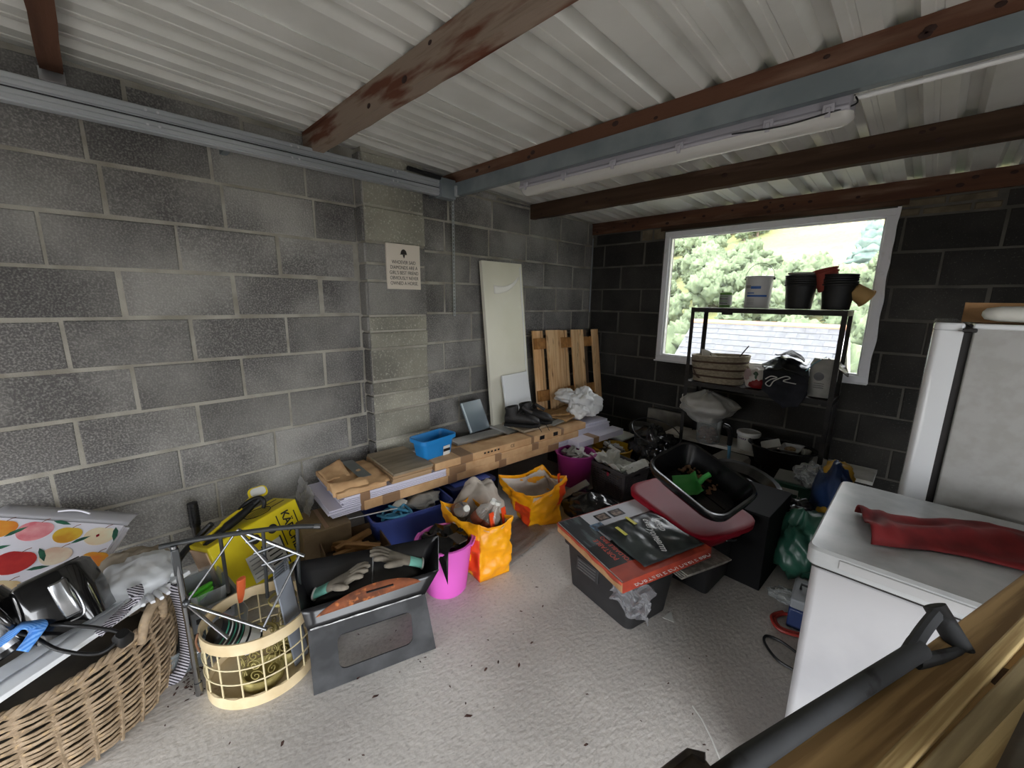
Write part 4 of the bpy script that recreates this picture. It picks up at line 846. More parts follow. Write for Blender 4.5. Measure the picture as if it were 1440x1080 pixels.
o_ = bucket('rubble_bucket', 'bright pink plastic bucket with black plastic inside beside the barbecue', (1.10, -2.765, 0), .105, .135, .275, M_pink, 40)
for bi, (cx, cy, cz, rr) in enumerate(((.835, -1.31, .25, .11), (.92, -.90, .215, .12))):
    nm = ('magenta', 'yellow')[bi]
    MB().lathe([(rr+.01, 0), (rr+.01, .006)], 24, TR((cx, cy, cz-.03))).build('fill', M_timg, None); bpy.context.scene.collection.objects[-1] if False else None
    f = [o for o in COL.objects if o.name.startswith('fill')][-1]; f.name = 'rubble_fill'; tag(f, f'broken rubble filling the {nm} bucket', 'rubble', kind='stuff')
    for k in range(11):
        R = random.Random(k+bi*40); a = R.uniform(0, 6.28); q = rr*.62*math.sqrt(R.random()); L_ = R.uniform(.07, .13)
        o = MB().box((0, 0, 0), (L_, R.uniform(.02, .045), R.uniform(.012, .03))).build('offcut', M_tim if R.random() < .62 else M_timg, None, bev=.002, loc=(cx+q*math.cos(a), cy+q*math.sin(a), cz+.004+k*.0035), rot=(R.uniform(-22, 22), R.uniform(-24, 24), R.uniform(0, 180)))
        tag(o, f'{"white" if o.data.materials[0] == M_tim else "grey"} offcut of trim in the {nm} bucket', 'offcut', f'offcuts in the {nm} bucket')
t = thing('black_sheeting', 'torn black plastic sheeting stuffed in the pink bucket', 'plastic', (1.10, -2.765, .245))
MB().grid(34, 30, lambda u, v: (math.cos(u*2*PI)*.118*v, math.sin(u*2*PI)*.118*v, .03*noise.noise(Vector((math.cos(u*6.28)*v*2.6, math.sin(u*6.28)*v*2.6, 1)))+.02*v+.014)).build('sheet', M_bin, t, smooth=40)
MB().add([(.05, -.10, .05), (.13, -.075, .045), (.10, -.02, .06), (.155, -.10, -.10), (.135, -.09, .0), (.0, -.06, .075)], [(0, 4, 3), (0, 1, 4), (1, 3, 4), (0, 5, 2, 1)]).build('torn_flap', M_bin, t, smooth=None, solid=.002)
tag(MB().box((1.16, -2.73, .285), (.09, .05, .006), TR((0, 0, 0))).build('slate_piece', mat('slate_brown', '#4d443c', .8), bev=.001), 'brown slate piece resting in the pink bucket', 'slate')
# shopping bags
M_or = mat('bag_orange', '#f7ad0c', .42, c2='#ee9c08', vs=6, bump=.8, bs=22); M_or2 = mat('bag_red_print', '#e0481c', .42, bump=.35, bs=14); M_inn = mat('bag_inside', '#cfc6bd', .6)
def shop(lab, base, top, seed, patch):
    c = sum((Vector(p) for p in base), Vector())/4; t = thing('shopping_bag', lab, 'shopping bag', c, (0, 0, 0), 'orange shopping bags')
    nu, nv = 72, 34; g = MB()
    def fn(u, v):
        k = int(u*4) % 4; f = u*4-int(u*4); b = Vector(base[k]).lerp(Vector(base[(k+1) % 4]), f); q = Vector(top[k]).lerp(Vector(top[(k+1) % 4]), f)
        if u >= 1: b, q = Vector(base[0]), Vector(top[0])
        p = b.lerp(q, v)-c; n = Vector((p.x, p.y, 0)); n.normalize()
        bul = .02*math.sin(PI*v)*math.sin(PI*f)
        e = .024*noise.noise(Vector((p.x*9, p.y*9, p.z*8+seed)))+.016*noise.noise(Vector((p.x*22, p.y*22, p.z*20+seed)))+.012*(abs(noise.noise(Vector((p.x*34, p.y*34, p.z*30+seed*2))))-.2)
        sag = -.035*math.sin(PI*f)*(v**6)
        return p+n*(bul+e*(1 if v > .03 else .2))+Vector((0, 0, sag))
    g.grid(nu, nv, fn)
    mi = []
    for j in range(nv):
        for i in range(nu):
            u = (i+.5)/nu; v = (j+.5)/nv; mi.append(1 if patch(u, v) else 0)
    g.mi = mi
    o = g.build('bag', [M_or, M_or2], t, smooth=70, solid=.0025, off=-1)
    g = MB(); g.add([tuple(Vector(p)-c+Vector((0, 0, .004))) for p in base], [(0, 1, 2, 3)]); g.build('base', M_or, t, solid=.003)
    g = MB(); g.grid(nu, nv, lambda u, v: fn(u, v)*.93+Vector((0, 0, .008*(1-v)))); g.build('lining', M_inn, t, smooth=70)
    return t, c
t, c = shop('upright orange shopping bag with clear bottles beside the pink bucket', [(1.205, -2.625, 0), (1.245, -2.45, 0), (1.02, -2.42, 0), (.98, -2.60, 0)], [(1.225, -2.645, .345), (1.27, -2.455, .35), (.93, -2.47, .345), (.90, -2.665, .37)], 1, lambda u, v: u > .93 and v < .75 or (.86 < u and v > .12 and v < .3))
for x in (.0, .085): MB().box((0, 0, 0), (.004, .03, .12), TR((.1, x-.02, .31), (0, -10, 0))).build('handle', M_or2, t)
M_bot = film('bottle_clear', '#c3bab0', .3, .12)
for k, (x, y, z, ry, rz, lab) in enumerate(((1.10, -2.54, .30, 38, 25, 'large clear drinks bottle lying across the orange bag'), (.98, -2.58, .31, 60, -20, 'crushed clear bottle at the wall side of the orange bag'), (1.17, -2.53, .27, 20, 60, 'amber clear bottle deep in the orange bag'))):
    b = thing('plastic_bottle', lab, 'bottle', (x, y, z), (0, ry, rz), 'empty bottles in the orange bag')
    MB().lathe([(.03, -.1), (.042, -.095), (.043, -.03), (.039, .0), (.043, .03), (.04, .07), (.016, .11), (.015, .135)], 20).build('bottle', M_bot, b); MB().lathe([(.0436, -.02), (.0436, .035)], 20, cap0=False, cap1=False).build('label', mat('bottle_label', '#8a4a36', .5), b); MB().lathe([(.017, .13), (.017, .148)], 14).build('cap', M_off, b)
t = thing('paper_sack', 'pale crumpled sack slumped behind the orange bag', 'sack', (.90, -2.38, 0)); MB().blob((0, 0, .19), .14, .16, .21, .2, 2.4, 21, 24, sharp=True, flat=.185).build('sack', mat('sack_pale', '#b9aea2', .7, c2='#a59a8e', vs=9), t, smooth=70)
t, c = shop('slumped orange shopping bag between the boards and the crate', [(1.01, -2.045, 0), (1.12, -1.86, 0), (.99, -1.72, 0), (.87, -1.99, 0)], [(1.12, -2.13, .285), (1.15, -1.84, .345), (.91, -1.80, .335), (.83, -2.14, .34)], 7, lambda u, v: (u > .88 and v < .62) or (.2 < u < .3 and .45 < v < .9))
MB().box((0, 0, 0), (.004, .028, .1), TR((.1, .06, .29), (0, -8, 10))).build('handle', M_or2, t)
# clear sheet on the floor between the bags, and scraps
tag(MB().grid(20, 16, lambda u, v: (.95+.26*u-.05*v, -2.4+.42*v, .006+.018*abs(noise.noise(Vector((u*5, v*6, 2)))))).build('clear_sheet', film('sheet_clear', '#a39a94', .35, .2), smooth=60), 'crumpled clear plastic sheet on the floor between the orange bags', 'plastic')
tag(MB().box((.93, -1.50, .02), (.3, .34, .012), TR((0, 0, 0))).build('grey_board', mat('panel_grey', '#8d8a86', .7), bev=.002), 'grey panel lying on the floor below the magenta bucket', 'panel')
t = thing('bin_liner', 'black plastic liner on the floor before the perforated basket', 'plastic', (1.20, -1.62, 0)); MB().blob((0, 0, .07), .2, .16, .085, .3, 3, 17, 22, sharp=True, flat=.066).build('liner', M_bin, t, smooth=70)
for k, (x, y, rz, lab) in enumerate(((1.06, -1.63, 60, 'grey timber offcut leaning on the black liner'), (1.18, -1.70, 20, 'second grey offcut lying over the black liner'))):
    tag(MB().box((0, 0, 0), (.24, .05, .012)).build('timber_offcut', M_timg, None, bev=.002, loc=(x, y, .14-.05*k), rot=(20, -25, rz)), lab, 'offcut', 'grey offcuts by the black liner')
# ------------------------------------------------------------------ boards stacked along the left wall
ST = Vector((.548, -3.135, .285)); SYAW = -4.7
def stk(name, lab, cat, group=None): return thing(name, lab, cat, ST, (0, 0, SYAW), group)
M_lil = mat('board_lilac', '#d9d6e6', .5); M_cb = mat('kraft_card', '#cfa87c', .85, c2='#bf966a', vs=10, bump=.06, bs=80); M_tape = mat('brown_tape', '#937356', .35)
lays = ['lowest', 'second', 'third', 'fourth', 'fifth', 'sixth', 'seventh', 'eighth', 'ninth', 'tenth']
RS = random.Random(8); z = 0
for k in range(10):
    o = stk('white_board', f'long white board, {lays[k]} from the bottom of the wall stack', 'board', 'white boards stacked along the wall')
    a = RS.uniform(-.012, .012); s0 = (.0 if k < 5 else .045)+RS.uniform(0, .02); w = .42 if k else .44
    MB().box((-w/2+a*.4, s0+1.215, z+.0048), (w, 2.43-s0, .0084)).build('panel', M_lil, o, bev=.0008); z += .0102
def sleeve(lab, s0, s1, z0, z1, w=.43, tapes=(), x=.010):
    o = stk('cardboard_sleeve', lab, 'packaging', 'cardboard sleeves round the boards')
    MB().box((-w/2+x, (s0+s1)/2, (z0+z1)/2), (w, s1-s0, z1-z0)).build('sleeve', M_cb, o, bev=.004)
    for s, tw in tapes: MB().box((-w/2+x+.001, s, (z0+z1)/2), (w+.004, tw, z1-z0+.003)).build('tape', M_tape, o, bev=.004)
    return o
sleeve('cardboard sleeve round the lowest boards above the blue crate', .20, 1.78, -.003, .053, .434, ((.36, .11), (.78, .07), (1.2, .07), (1.72, .12)))
sleeve('cardboard sleeve round the upper white boards in mid stack', .74, 2.02, .052, .104, .434, ((.82, .13), (1.16, .06), (1.52, .07)))
o = stk('tape_band', 'brown tape band round the near white boards', 'tape'); MB().box((-.212, .21, .052), (.436, .055, .106)).build('band', M_tape, o, bev=.003)
o = sleeve('long printed cardboard package on top of the boards', .66, 2.12, .104, .155, .16, ((.90, .1), (1.5, .03), (1.83, .03)), .0)
text('CE', .032, M_bp, o, (.0015, 1.30, .131), (90, 0, 90), name='lettering'); 
for s in (1.6, 1.75): MB().box((.0006, s, .13), (.002, .05, .03)).build('print', M_bp, o)
for s in (1.05, 1.08, 1.11, 1.14, 1.17): MB().box((.0006, s, .134), (.002, .016, .012)).build('print', M_bp, o)
M_ply = mat('plywood', '#b39470', .8, c2='#a08261', vs=5, st=(6, .6, 1)); M_plyt = mat('board_dusty', '#9a8b76', .85, c2='#867862', vs=7, st=(5, .7, 1))
for k in range(4):
    o = stk('plywood_panel', f'square plywood panel, {lays[k] if k else "lowest"} of four beside the torn carton' if k < 3 else 'square plywood panel on top of the four beside the torn carton', 'panel', 'plywood panels on the boards')
    MB().box((-.2+.004*(k % 2), .50+.004*k, .1115+k*.0152), (.41, .26, .0145)).build('panel', M_plyt if k == 3 else M_ply, o, bev=.001)
o = stk('torn_carton', 'torn flattened cardboard carton at the end of the board stack', 'box')
MB().grid(22, 18, lambda u, v: (-.40+.40*u, .06+.30*v, .118+.034*(1-abs(u-.5)*1.2)*(1 if v > .15 else .6)+.012*noise.noise(Vector((u*5, v*5, 1))))).build('top_flap', M_cb, o, smooth=40, solid=.004)
MB().box((-.20, .20, .118), (.40, .28, .03)).build('body', M_cb, o, bev=.004)
MB().grid(14, 10, lambda u, v: (-.02+.03*u*0-.11*v, .045+.2*u, .112+.058*math.sin(PI*v)**.6*(1-.25*u)+.008*noise.noise(Vector((u*7, v*6, 4))))).build('crumpled_corner', M_cb, o, smooth=50, solid=.003)
MB().grid(10, 8, lambda u, v: (-.34+.17*u, .06+.13*v, .15+.05*v*(1-u)+.01*noise.noise(Vector((u*5, v*5, 8))))).build('raised_flap', M_cb, o, smooth=50, solid=.003)
MB().box((-.24, .25, .158), (.32, .07, .002), TR((0, 0, 0), (0, -1, 0))).build('grey_tape', mat('grey_tape', '#6e726f', .4), o)
o = stk('bubble_wrap', 'grey plastic wrap hanging from the end of the boards', 'plastic'); MB().grid(18, 14, lambda u, v: (-.42+.3*u, -.02-.04*v+.02*noise.noise(Vector((u*6, v*6, 7))), .12-.13*v+.02*noise.noise(Vector((u*5, v*4, 3))))).build('wrap', film('wrap_grey', '#a7a5a3', .5, .3), o, smooth=60)
# far end of the stack
for k, (x, s0, s1, w, zz, m, lab) in enumerate(((-.03, 1.85, 2.46, .12, .104, M_lil, 'lilac edged board at the far end of the stack'), (-.17, 1.7, 2.3, .1, .157, M_tim, 'narrow white plank under the white bag'), (-.27, 1.5, 2.2, .09, .157, M_tim, 'narrow white plank second under the white bag'), (-.22, 1.45, 2.05, .28, .120, M_tim, 'white panel under the wood scraps'), (-.30, 1.02, 1.95, .12, .106, M_tim, 'white plank behind the blue tub'), (-.10, 1.50, 1.86, .27, .160, M_plyt, 'pale board under the black boots'), (.06, 1.9, 2.5, .12, .02, M_lil, 'white boxed board sticking out past the magenta bucket'))):
    o = stk('loose_plank', lab, 'plank', 'loose planks on the board stack'); MB().box((x-w/2 if k != 6 else x, (s0+s1)/2, zz+.009), (w, s1-s0, .018 if k != 6 else .05)).build('plank', m, o, bev=.001)
    if k == 6: MB().box((x, 2.12, zz+.009), (w+.003, .07, .053)).build('tape', M_tape, o)
M_scr = mat('scrap_wood', '#b0895c', .8, c2='#94703f', vs=6, st=(8, 1, 8))
for k, (x, s, zz, l, w, rz, lab) in enumerate(((-.20, 2.08, .200, .34, .2, 15, 'broad plywood scrap under the white bag'), (-.28, 1.93, .190, .3, .09, 40, 'narrow wood scrap beside the black boots'), (-.16, 1.97, .215, .16, .02, -30, 'thin wood stick on the plywood scrap'), (-.33, 2.05, .182, .3, .1, -20, 'rough wood scrap against the pallet foot'), (-.12, 2.0, .185, .42, .06, 6, 'dark wood strip lying by the boots'))):
    o = stk('wood_scrap', lab, 'wood', 'wood scraps on the boards'); MB().box((0, 0, 0), (w, l, .014), TR((x, s, zz), (3, 4, rz))).build('scrap', M_scr if k != 4 else M_timg, o, bev=.002)
# bearers and boxes under the stack
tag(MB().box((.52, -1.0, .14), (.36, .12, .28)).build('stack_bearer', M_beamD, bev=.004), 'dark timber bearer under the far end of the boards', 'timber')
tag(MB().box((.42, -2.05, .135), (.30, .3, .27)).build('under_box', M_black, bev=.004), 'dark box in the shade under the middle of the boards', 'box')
t = thing('brown_carton', 'brown carton under the near end of the boards', 'box', (.47, -3.14, 0), (0, 0, -6)); MB().box((0, 0, .135), (.26, .24, .27)).build('body', mat('carton_dark', '#7d6a4e', .9, c2='#6d5b42', vs=8), t, bev=.005); MB().box((0, 0, .271), (.24, .02, .002)).build('tape', M_tape, t)
t = thing('kindling_box', 'open cardboard box of kindling sticks beside the blue crate', 'box', (.69, -3.06, 0), (0, 0, -10))
M_kb = mat('carton_brown', '#6e563c', .9, c2='#5c4731', vs=9)
MB().box((0, 0, .006), (.28, .3, .012)).build('base', M_kb, t)
for x, y, w, d in ((0, -.15, .28, .006), (0, .15, .28, .006)): MB().box((x, y, .1), (w, d, .2)).build('side', M_kb, t)
for x in (-.14, .14): MB().box((x, 0, .1), (.006, .3, .2)).build('end', M_kb, t)
MB().box((.0, 0, .08), (.27, .29, .1)).build('filling', mat('bark_dark', '#3f3327', .9, c2='#574736', vs=30), t)
for k in range(8):
    R = random.Random(k+3); o = MB().box((0, 0, 0), (.03, R.uniform(.16, .23), .026)).build('kindling_stick', mat('kindling', '#a17a4a', .85, c2='#8a6538', vs=8, st=(8, 1, 8)), None, bev=.003, loc=(.60+.028*k, -3.06+R.uniform(-.03, .03), .150+.016*(k % 3)), rot=(R.uniform(-8, 8), R.uniform(-8, 8), R.uniform(-45, 25)))
    tag(o, 'split kindling stick in the open cardboard box', 'kindling', 'kindling sticks in the box')
t = thing('blue_crate', 'dark blue plastic storage crate of odds and ends under the boards', 'crate', (.59, -2.68, 0), (0, 0, -9))
M_bc = mat('crate_blue', '#3d509a', .5); 
MB().tub([(.24, .42, .03, 0), (.25, .43, .03, .01), (.275, .47, .035, .225), (.305, .50, .04, .23), (.305, .50, .04, .25), (.285, .48, .04, .25), (.265, .46, .035, .225), (.24, .42, .03, .02)]).build('tub', M_bc, t)
t = thing('storage_box', 'navy storage box behind the blue crate under the boards', 'box', (.56, -2.22, 0), (0, 0, -6)); MB().tub([(.26, .3, .03, 0), (.29, .33, .03, .24), (.31, .35, .03, .245), (.31, .35, .03, .262)]).build('tub', mat('navy_box', '#1d2850', .5), t); MB().box((0, 0, .264), (.24, .28, .006)).build('lid_panel', M_bc, t, bev=.003)
t = thing('blue_rope', 'tangled bright blue rope in the blue crate', 'rope', (.66, -2.80, .225)); 
R = random.Random(5); MB().tube(spline([(R.uniform(-.07, .06), R.uniform(-.08, .09), R.uniform(0, .045)) for k in range(26)], 6), .007, 6).build('rope', mat('rope_blue', '#3f86a8', .6), t, smooth=60)
tag(MB().blob((.60, -2.58, .235), .09, .11, .045, .35, 3, 31, 16, sharp=True).build('rag', mat('rag_grey', '#8c8983', .9, c2='#6b6862', vs=9), smooth=60), 'grey crumpled rag in the blue crate', 'rag')
tag(MB().box((0, 0, 0), (.06, .1, .03)).build('white_block', M_off, None, bev=.004, loc=(.60, -2.74, .25), rot=(10, 12, 30)), 'small white plastic block in the blue crate', 'block')
tag(MB().tube([(.55, -3.08, .262), (.66, -2.78, .272)], .004, 6).build('steel_rod', M_steel), 'thin steel rod lying across the blue crate', 'rod')
# blue tub on the boards
M_bt = mat('tub_blue', '#1d7fc4', .42)
t = thing('blue_tub', 'bright blue plastic tub standing on the boards by the pier', 'tub', (.45, -2.385, .40), (0, 0, 4))
MB().tub([(.115, .20, .02, .0), (.12, .205, .025, .006), (.14, .25, .03, .145), (.168, .286, .035, .147), (.168, .286, .035, .172), (.154, .272, .03, .172), (.135, .245, .03, .145), (.115, .2, .02, .01)]).build('tub', M_bt, t)
MB().box((.069, .05, .08), (.003, .055, .065), TR((0, 0, 0), (0, 5, 0))).build('label', M_lab, t); MB().box((.0705, .05, .084), (.003, .055, .02), TR((0, 0, 0), (0, 5, 0))).build('label_band', M_bp, t)
# boots
M_boot = mat('boot_black', '#1b1a1a', .6, c2='#2a2827', vs=14, bump=.3, bs=60); M_sole = mat('boot_sole', '#0e0d0d', .8)
def boot(loc, rz, lab):
    t = thing('work_boot', lab, 'boot', loc, (0, 0, rz), 'pair of black work boots')
    rings = []
    for x, w, h in ((-.13, .03, .07), (-.125, .036, .085), (-.09, .040, .095), (-.04, .041, .095), (.02, .043, .088), (.07, .047, .075), (.11, .045, .062), (.138, .036, .045), (.15, .018, .03)):
        rings.append([(x, w*math.cos(a), .022+h*.5*(1+math.sin(a))*(1 if math.sin(a) > 0 else 1)) for a in [2*PI*i/14 for i in range(14)]])
    MB().loft(rings).build('upper', M_boot, t, smooth=60)
    MB().loft([[(kx*math.cos(a)-.072+dx, ky*math.sin(a), zz+.012*math.cos(a)*(zz > .12)) for a in [2*PI*i/16 for i in range(16)]] for dx, zz, kx, ky in ((.01, .06, .062, .042), (.004, .09, .058, .042), (-.002, .12, .052, .041), (-.006, .152, .055, .044), (-.006, .160, .053, .042), (-.004, .155, .042, .032), (0, .11, .04, .03))]).build('shaft', M_boot, t, smooth=60, sub=0)
    MB().prism([(-.135, -.03), (-.1, -.04), (0, -.04), (.08, -.05), (.13, -.042), (.155, -.01), (.155, .012), (.13, .044), (.08, .05), (0, .04), (-.1, .04), (-.135, .03)], 0, .026).build('sole', M_sole, t, bev=.004)
    for k in range(5): MB().tube([(-.02+.02*k, -.03, .125-.012*k), (-.012+.02*k, 0, .140-.014*k), (-.02+.02*k, .03, .125-.012*k)], .003, 5).build('lace', M_black, t)
    MB().box((-.02, 0, .14), (.09, .05, .012), TR((0, 0, 0), (0, 28, 0))).build('tongue', M_boot, t, bev=.004)
    return t
boot((.475, -1.565, .466), 38, 'black work boot nearer the camera on the boards'); boot((.47, -1.405, .466), 30, 'black work boot behind its pair on the boards')
tag(MB().tube(spline([(.53, -1.57, .55), (.60, -1.53, .50), (.64, -1.50, .44), (.645, -1.51, .40)]), .0025, 5).tube(spline([(.54, -1.53, .55), (.62, -1.45, .50), (.66, -1.42, .43), (.68, -1.36, .38)]), .0025, 5).build('boot_lace', M_black), 'loose black bootlaces hanging over the cardboard package', 'lace')
# leaning panels and pallet
t = thing('clear_tray', 'clear grey plastic panel leaning beside the black boots', 'panel', (.27, -1.82, .44), (0, -28, 4))
MB().box((0, 0, .12), (.012, .22, .25)).build('panel', mat('smoky_acrylic', '#7d8b93', .12, trans=.35), t, bev=.004); MB().box((.008, -.1, .12), (.006, .012, .24)).build('edge', mat('acrylic_edge', '#b9c4c8', .2), t)
M_door = mat('door_cream', '#e6e3d4', .35, c2='#dedbc9', vs=2)
t = thing('door_panel', 'tall cream door panel leaning upright on the block wall', 'panel', (.205, -1.40, .40), (0, -6.3, 0))
MB().box((0, 0, .685), (.035, .46, 1.37)).build('panel', M_door, t, bev=.003)
MB().box((.019, .205, .69), (.004, .012, 1.3)).build('edge_trim', M_white, t)
MB().grid(14, 6, lambda u, v: (.0195+.001*v, -.12+.3*u, 1.11+.13*u**2.5+.07*v*(1-u*.7)), None).build('torn_film', mat('patch_white', '#eceae4', .3), t, smooth=60, solid=.001)  # thin white patch, narrowing as it curves up the panel
MB().box((.0195, .12, .13), (.003, .09, .12)).build('brown_tape', M_tape, t)
t = thing('white_offcut', 'square white board propped against the tall cream panel', 'board', (.29, -1.375, .445), (0, -11, 6)); MB().box((0, 0, .2), (.018, .34, .40)).build('board', mat('board_white', '#e0e2e4', .5), t, bev=.002); MB().box((0, 0, .002), (.016, .3, .004)).build('raw_edge', M_ply, t)
M_pal = mat('pallet_wood', '#e0ba8c', .8, c2='#c99a68', vs=4, st=(8, 8, .5), c3='#6b4a2d', vs3=6, lo3=.6, hi3=.72, st3=(5, 5, 1), bump=.15, bs=25, rv=.18); M_pald = mat('pallet_dark', '#5d4a39', .85, c2='#463628', vs=6, st=(8, 8, .5)); M_palb = mat('pallet_block', '#a9773f', .85, c2='#8f6232', vs=20)
t = thing('pallet', 'wooden pallet leaning in the corner behind the white bag', 'pallet', (.30, -1.105, .41), (-1.5, -9, -2))
H = .79
for y, w, m in ((.0, .095, M_pal), (.105, .028, M_pal), (.345, .085, M_pal), (.445, .035, M_pal), (.71, .075, M_pald)): MB().box((-.05, y+w/2, H/2), (.018, w, H)).build('deck_slat', m, t, bev=.002)
for z_ in (.14, .62): 
    MB().box((-.035, .465, z_+.05), (.02, .93, .1)).build('stringer', M_palb, t, bev=.002)
    for y in (.02, .43, .80): MB().box((-.028, y+.05, z_+.05), (.03, .1, .1)).build('block', M_palb, t, bev=.003)
for y, w in ((.14, .10), (.242, .085), (.50, .095), (.60, .08), (.83, .10)): MB().box((-.006, y+w/2, H/2), (.02, w, H)).build('runner', M_pal, t, bev=.002)
# white bag on top of the boards
t = thing('white_bag', 'crumpled white plastic bag on the boards before the pallet', 'plastic bag', (.57, -.86, .455), (0, 0, -10))
M_wb = mat('bag_white', '#e6e6e4', .4, c2='#d6d6d6', vs=8, sss=0)
MB().blob((.0, .02, .10), .13, .16, .13, .34, 1.7, 41, 34, flat=.10).build('bag', M_wb, t, smooth=75); MB().blob((-.13, -.08, .15), .13, .1, .06, .3, 1.8, 44, 28).build('bag_fold', M_wb, t, smooth=75); MB().blob((.05, -.1, .05), .09, .08, .07, .34, 1.8, 47, 24, flat=.05).build('bag_corner', M_wb, t, smooth=75)

# ------------------------------------------------------------------ wall sign
t = thing('wall_sign', 'square cream wall sign about horses with black lettering on the pier', 'sign', (.108, -2.354, 1.665))
MB().box((0, 0, 0), (.016, .252, .292)).build('board', mat('sign_cream', '#d9cfc2', .7), t, bev=.002)
M_ink = mat('sign_ink', '#2b2523', .7)
for s, z in (('WHOEVER SAID', .028), ('DIAMONDS ARE A', -.006), ("GIRL'S BEST FRIEND", -.040), ('OBVIOUSLY NEVER', -.074), ('OWNED A HORSE.', -.108)):
    text(s, .032, M_ink, t, (.0085, 0, z), (90, 0, 90), name='lettering', sx=.78)
MB().prism([(.023*math.cos(a), .03*math.sin(a)) for a in [PI*i/12 for i in range(13)]] + [(-.03, -.004), (.026, -.004)], 0, .001, TR((.0083, 0, .083), (90, 0, 90))).build('riding_hat_print', M_ink, t, smooth=None)
MB().prism([(-.008, 0), (.01, 0), (.004, -.02), (0, -.022)], 0, .001, TR((.0083, 0, .078), (90, 0, 90))).build('chin_strap_print', M_ink, t, smooth=None)

# ------------------------------------------------------------------ folding barbecue
M_bq = mat('bbq_steel', '#2e2f31', .55, .1, c2='#4a4b4d', vs=7, lo=.45, hi=.7, bump=.1, bs=40); M_bqi = mat('bbq_enamel', '#121213', .28, c2='#1d1d1f', vs=6); M_rst = mat('bbq_rust', '#7d4426', .85, c2='#57301c', vs=16, lo=.42, hi=.64, c3='#b46a38', vs3=40, lo3=.58, hi3=.7, bump=.3, bs=80); M_scr2 = mat('bare_metal', '#a9a9a8', .5, .4, c2='#6a6a6a', vs=30)
t = thing('folding_barbecue', 'black folding barbecue with rusty plate and window-shaped leg panels', 'barbecue', (1.25, -3.48, 0), (0, 0, math.degrees(math.atan2(.45, .14))))
Lb = .471
def legpanel(y0, y1, z1, nm):
    # frame with a rounded window: outer quad minus inner rounded rect
    out = [(0, 0), (Lb, 0), (Lb-.035, z1), (.0, z1)]; inn = []
    x0, x1, za, zb = .095, Lb-.095, .065, z1-.055
    for k, (cx, cz) in enumerate(((x1, zb), (x0, zb), (x0, za), (x1, za))):
        r = .028; sx, sz = ((-1, -1), (1, -1), (1, 1), (-1, 1))[k]
        for i in range(5):
            a = PI/2*(k+i/4); inn.append((cx+sx*r+r*math.cos(a), cz+sz*r+r*math.sin(a)))
    def ray(p):
        c = ((x0+x1)/2, (za+zb)/2); dx, dz = p[0]-c[0], p[1]-c[1]; best = 9
        for i in range(4):
            a, b = out[i], out[(i+1) % 4]; ex, ez = b[0]-a[0], b[1]-a[1]; den = dx*ez-dz*ex
            if abs(den) < 1e-9: continue
            tt = ((a[0]-c[0])*ez-(a[1]-c[1])*ex)/den; ss = ((a[0]-c[0])*dz-(a[1]-c[1])*dx)/den
            if tt > 0 and -1e-6 <= ss <= 1+1e-6: best = min(best, tt)
        return (c[0]+dx*best, c[1]+dz*best)
    o2 = [ray(p) for p in inn]
    for q in out:
        i = min(range(len(o2)), key=lambda i: (o2[i][0]-q[0])**2+(o2[i][1]-q[1])**2); o2[i] = q
    g = MB(); n = len(inn); yy = lambda z: y0+(y1-y0)*z/z1
    vs = [(x, yy(z), z) for x, z in o2]+[(x, yy(z), z) for x, z in inn]
    g.add(vs, [(i, (i+1) % n, n+(i+1) % n, n+i) for i in range(n)]); g.build(nm, M_bq, t, smooth=None, solid=.006)
legpanel(0, .012, .27, 'leg_panel'); legpanel(.26, .22, .26, 'leg_panel')
bl, br, tl, tr = Vector((0, .012, .27)), Vector((Lb-.035, .012, .27)), Vector((-.015, .045, .335)), Vector((Lb+.03, .03, .345))
def quad(nm, a, b, c, d, m, nu=12, nv=4, sag=0, th=.004):
    g = MB().grid(nu, nv, lambda u, v: (Vector(a).lerp(Vector(b), u)).lerp(Vector(d).lerp(Vector(c), u), v)+Vector((0, 0, -sag*math.sin(PI*u)*v)))
    return g.build(nm, m, t, smooth=60, solid=th)
quad('front_plate', bl, br, tr, tl, M_bqi, sag=.0)
fp = lambda u, v: bl.lerp(br, u).lerp(tl.lerp(tr, u), v)
nrm = Vector((0, -.9, .35)).normalized()*.004
g = MB(); lo_ = [(.08+.8*i/20, .50+.2*i/20) for i in range(21)]; up_ = [(u, v+.72*math.sin(PI*min(1, max(0, (u-.08)/.8)))**.8) for u, v in lo_]
vs = [tuple(fp(u, v)+nrm) for u, v in up_]+[tuple(fp(u, v)+nrm) for u, v in lo_]; g.add(vs, [(i, i+1, 22+i, 21+i) for i in range(20)]); g.build('rusted_area', M_rst, t, smooth=60, solid=.002)
MB().tube([fp(.44+.2*s, .98+.10*q*0)+nrm*1.6 for s, q in ((0, 0), (.25, 0), (.5, 0), (.75, 0), (1, 0))], [.006]*5, 8, flat=.5).build('handle_slot', M_bp, t)
g = MB().grid(24, 2, lambda u, v: fp(.02+.94*u, -.02+.10*v*(.6+.4*noise.noise(Vector((u*9, 0, 0)))))+nrm); g.build('worn_edge', M_scr2, t, smooth=None)
bk_l, bk_r = Vector((-.035, .27, .40)), Vector((.56, .215, .385)); lo_l, lo_r = Vector((.03, .13, .24)), Vector((Lb-.03, .12, .24))
quad('inner_front', tl, tr, lo_r, lo_l, M_bqi); quad('back_wall', lo_l, lo_r, bk_r, bk_l, M_bqi, sag=.004)
for a, b, c_ in ((tl, lo_l, bk_l), (tr, lo_r, bk_r)):
    MB().add([tuple(a), tuple(b), tuple(c_)], [(0, 1, 2)]).build('side_gusset', M_bqi, t, smooth=None, solid=.003)
MB().tube([lo_l.lerp(lo_r, .52)+Vector((0, .004, .004)), bk_l.lerp(bk_r, .52)+Vector((0, -.006, .004))], .003, 6).build('centre_seam', M_scr2, t)
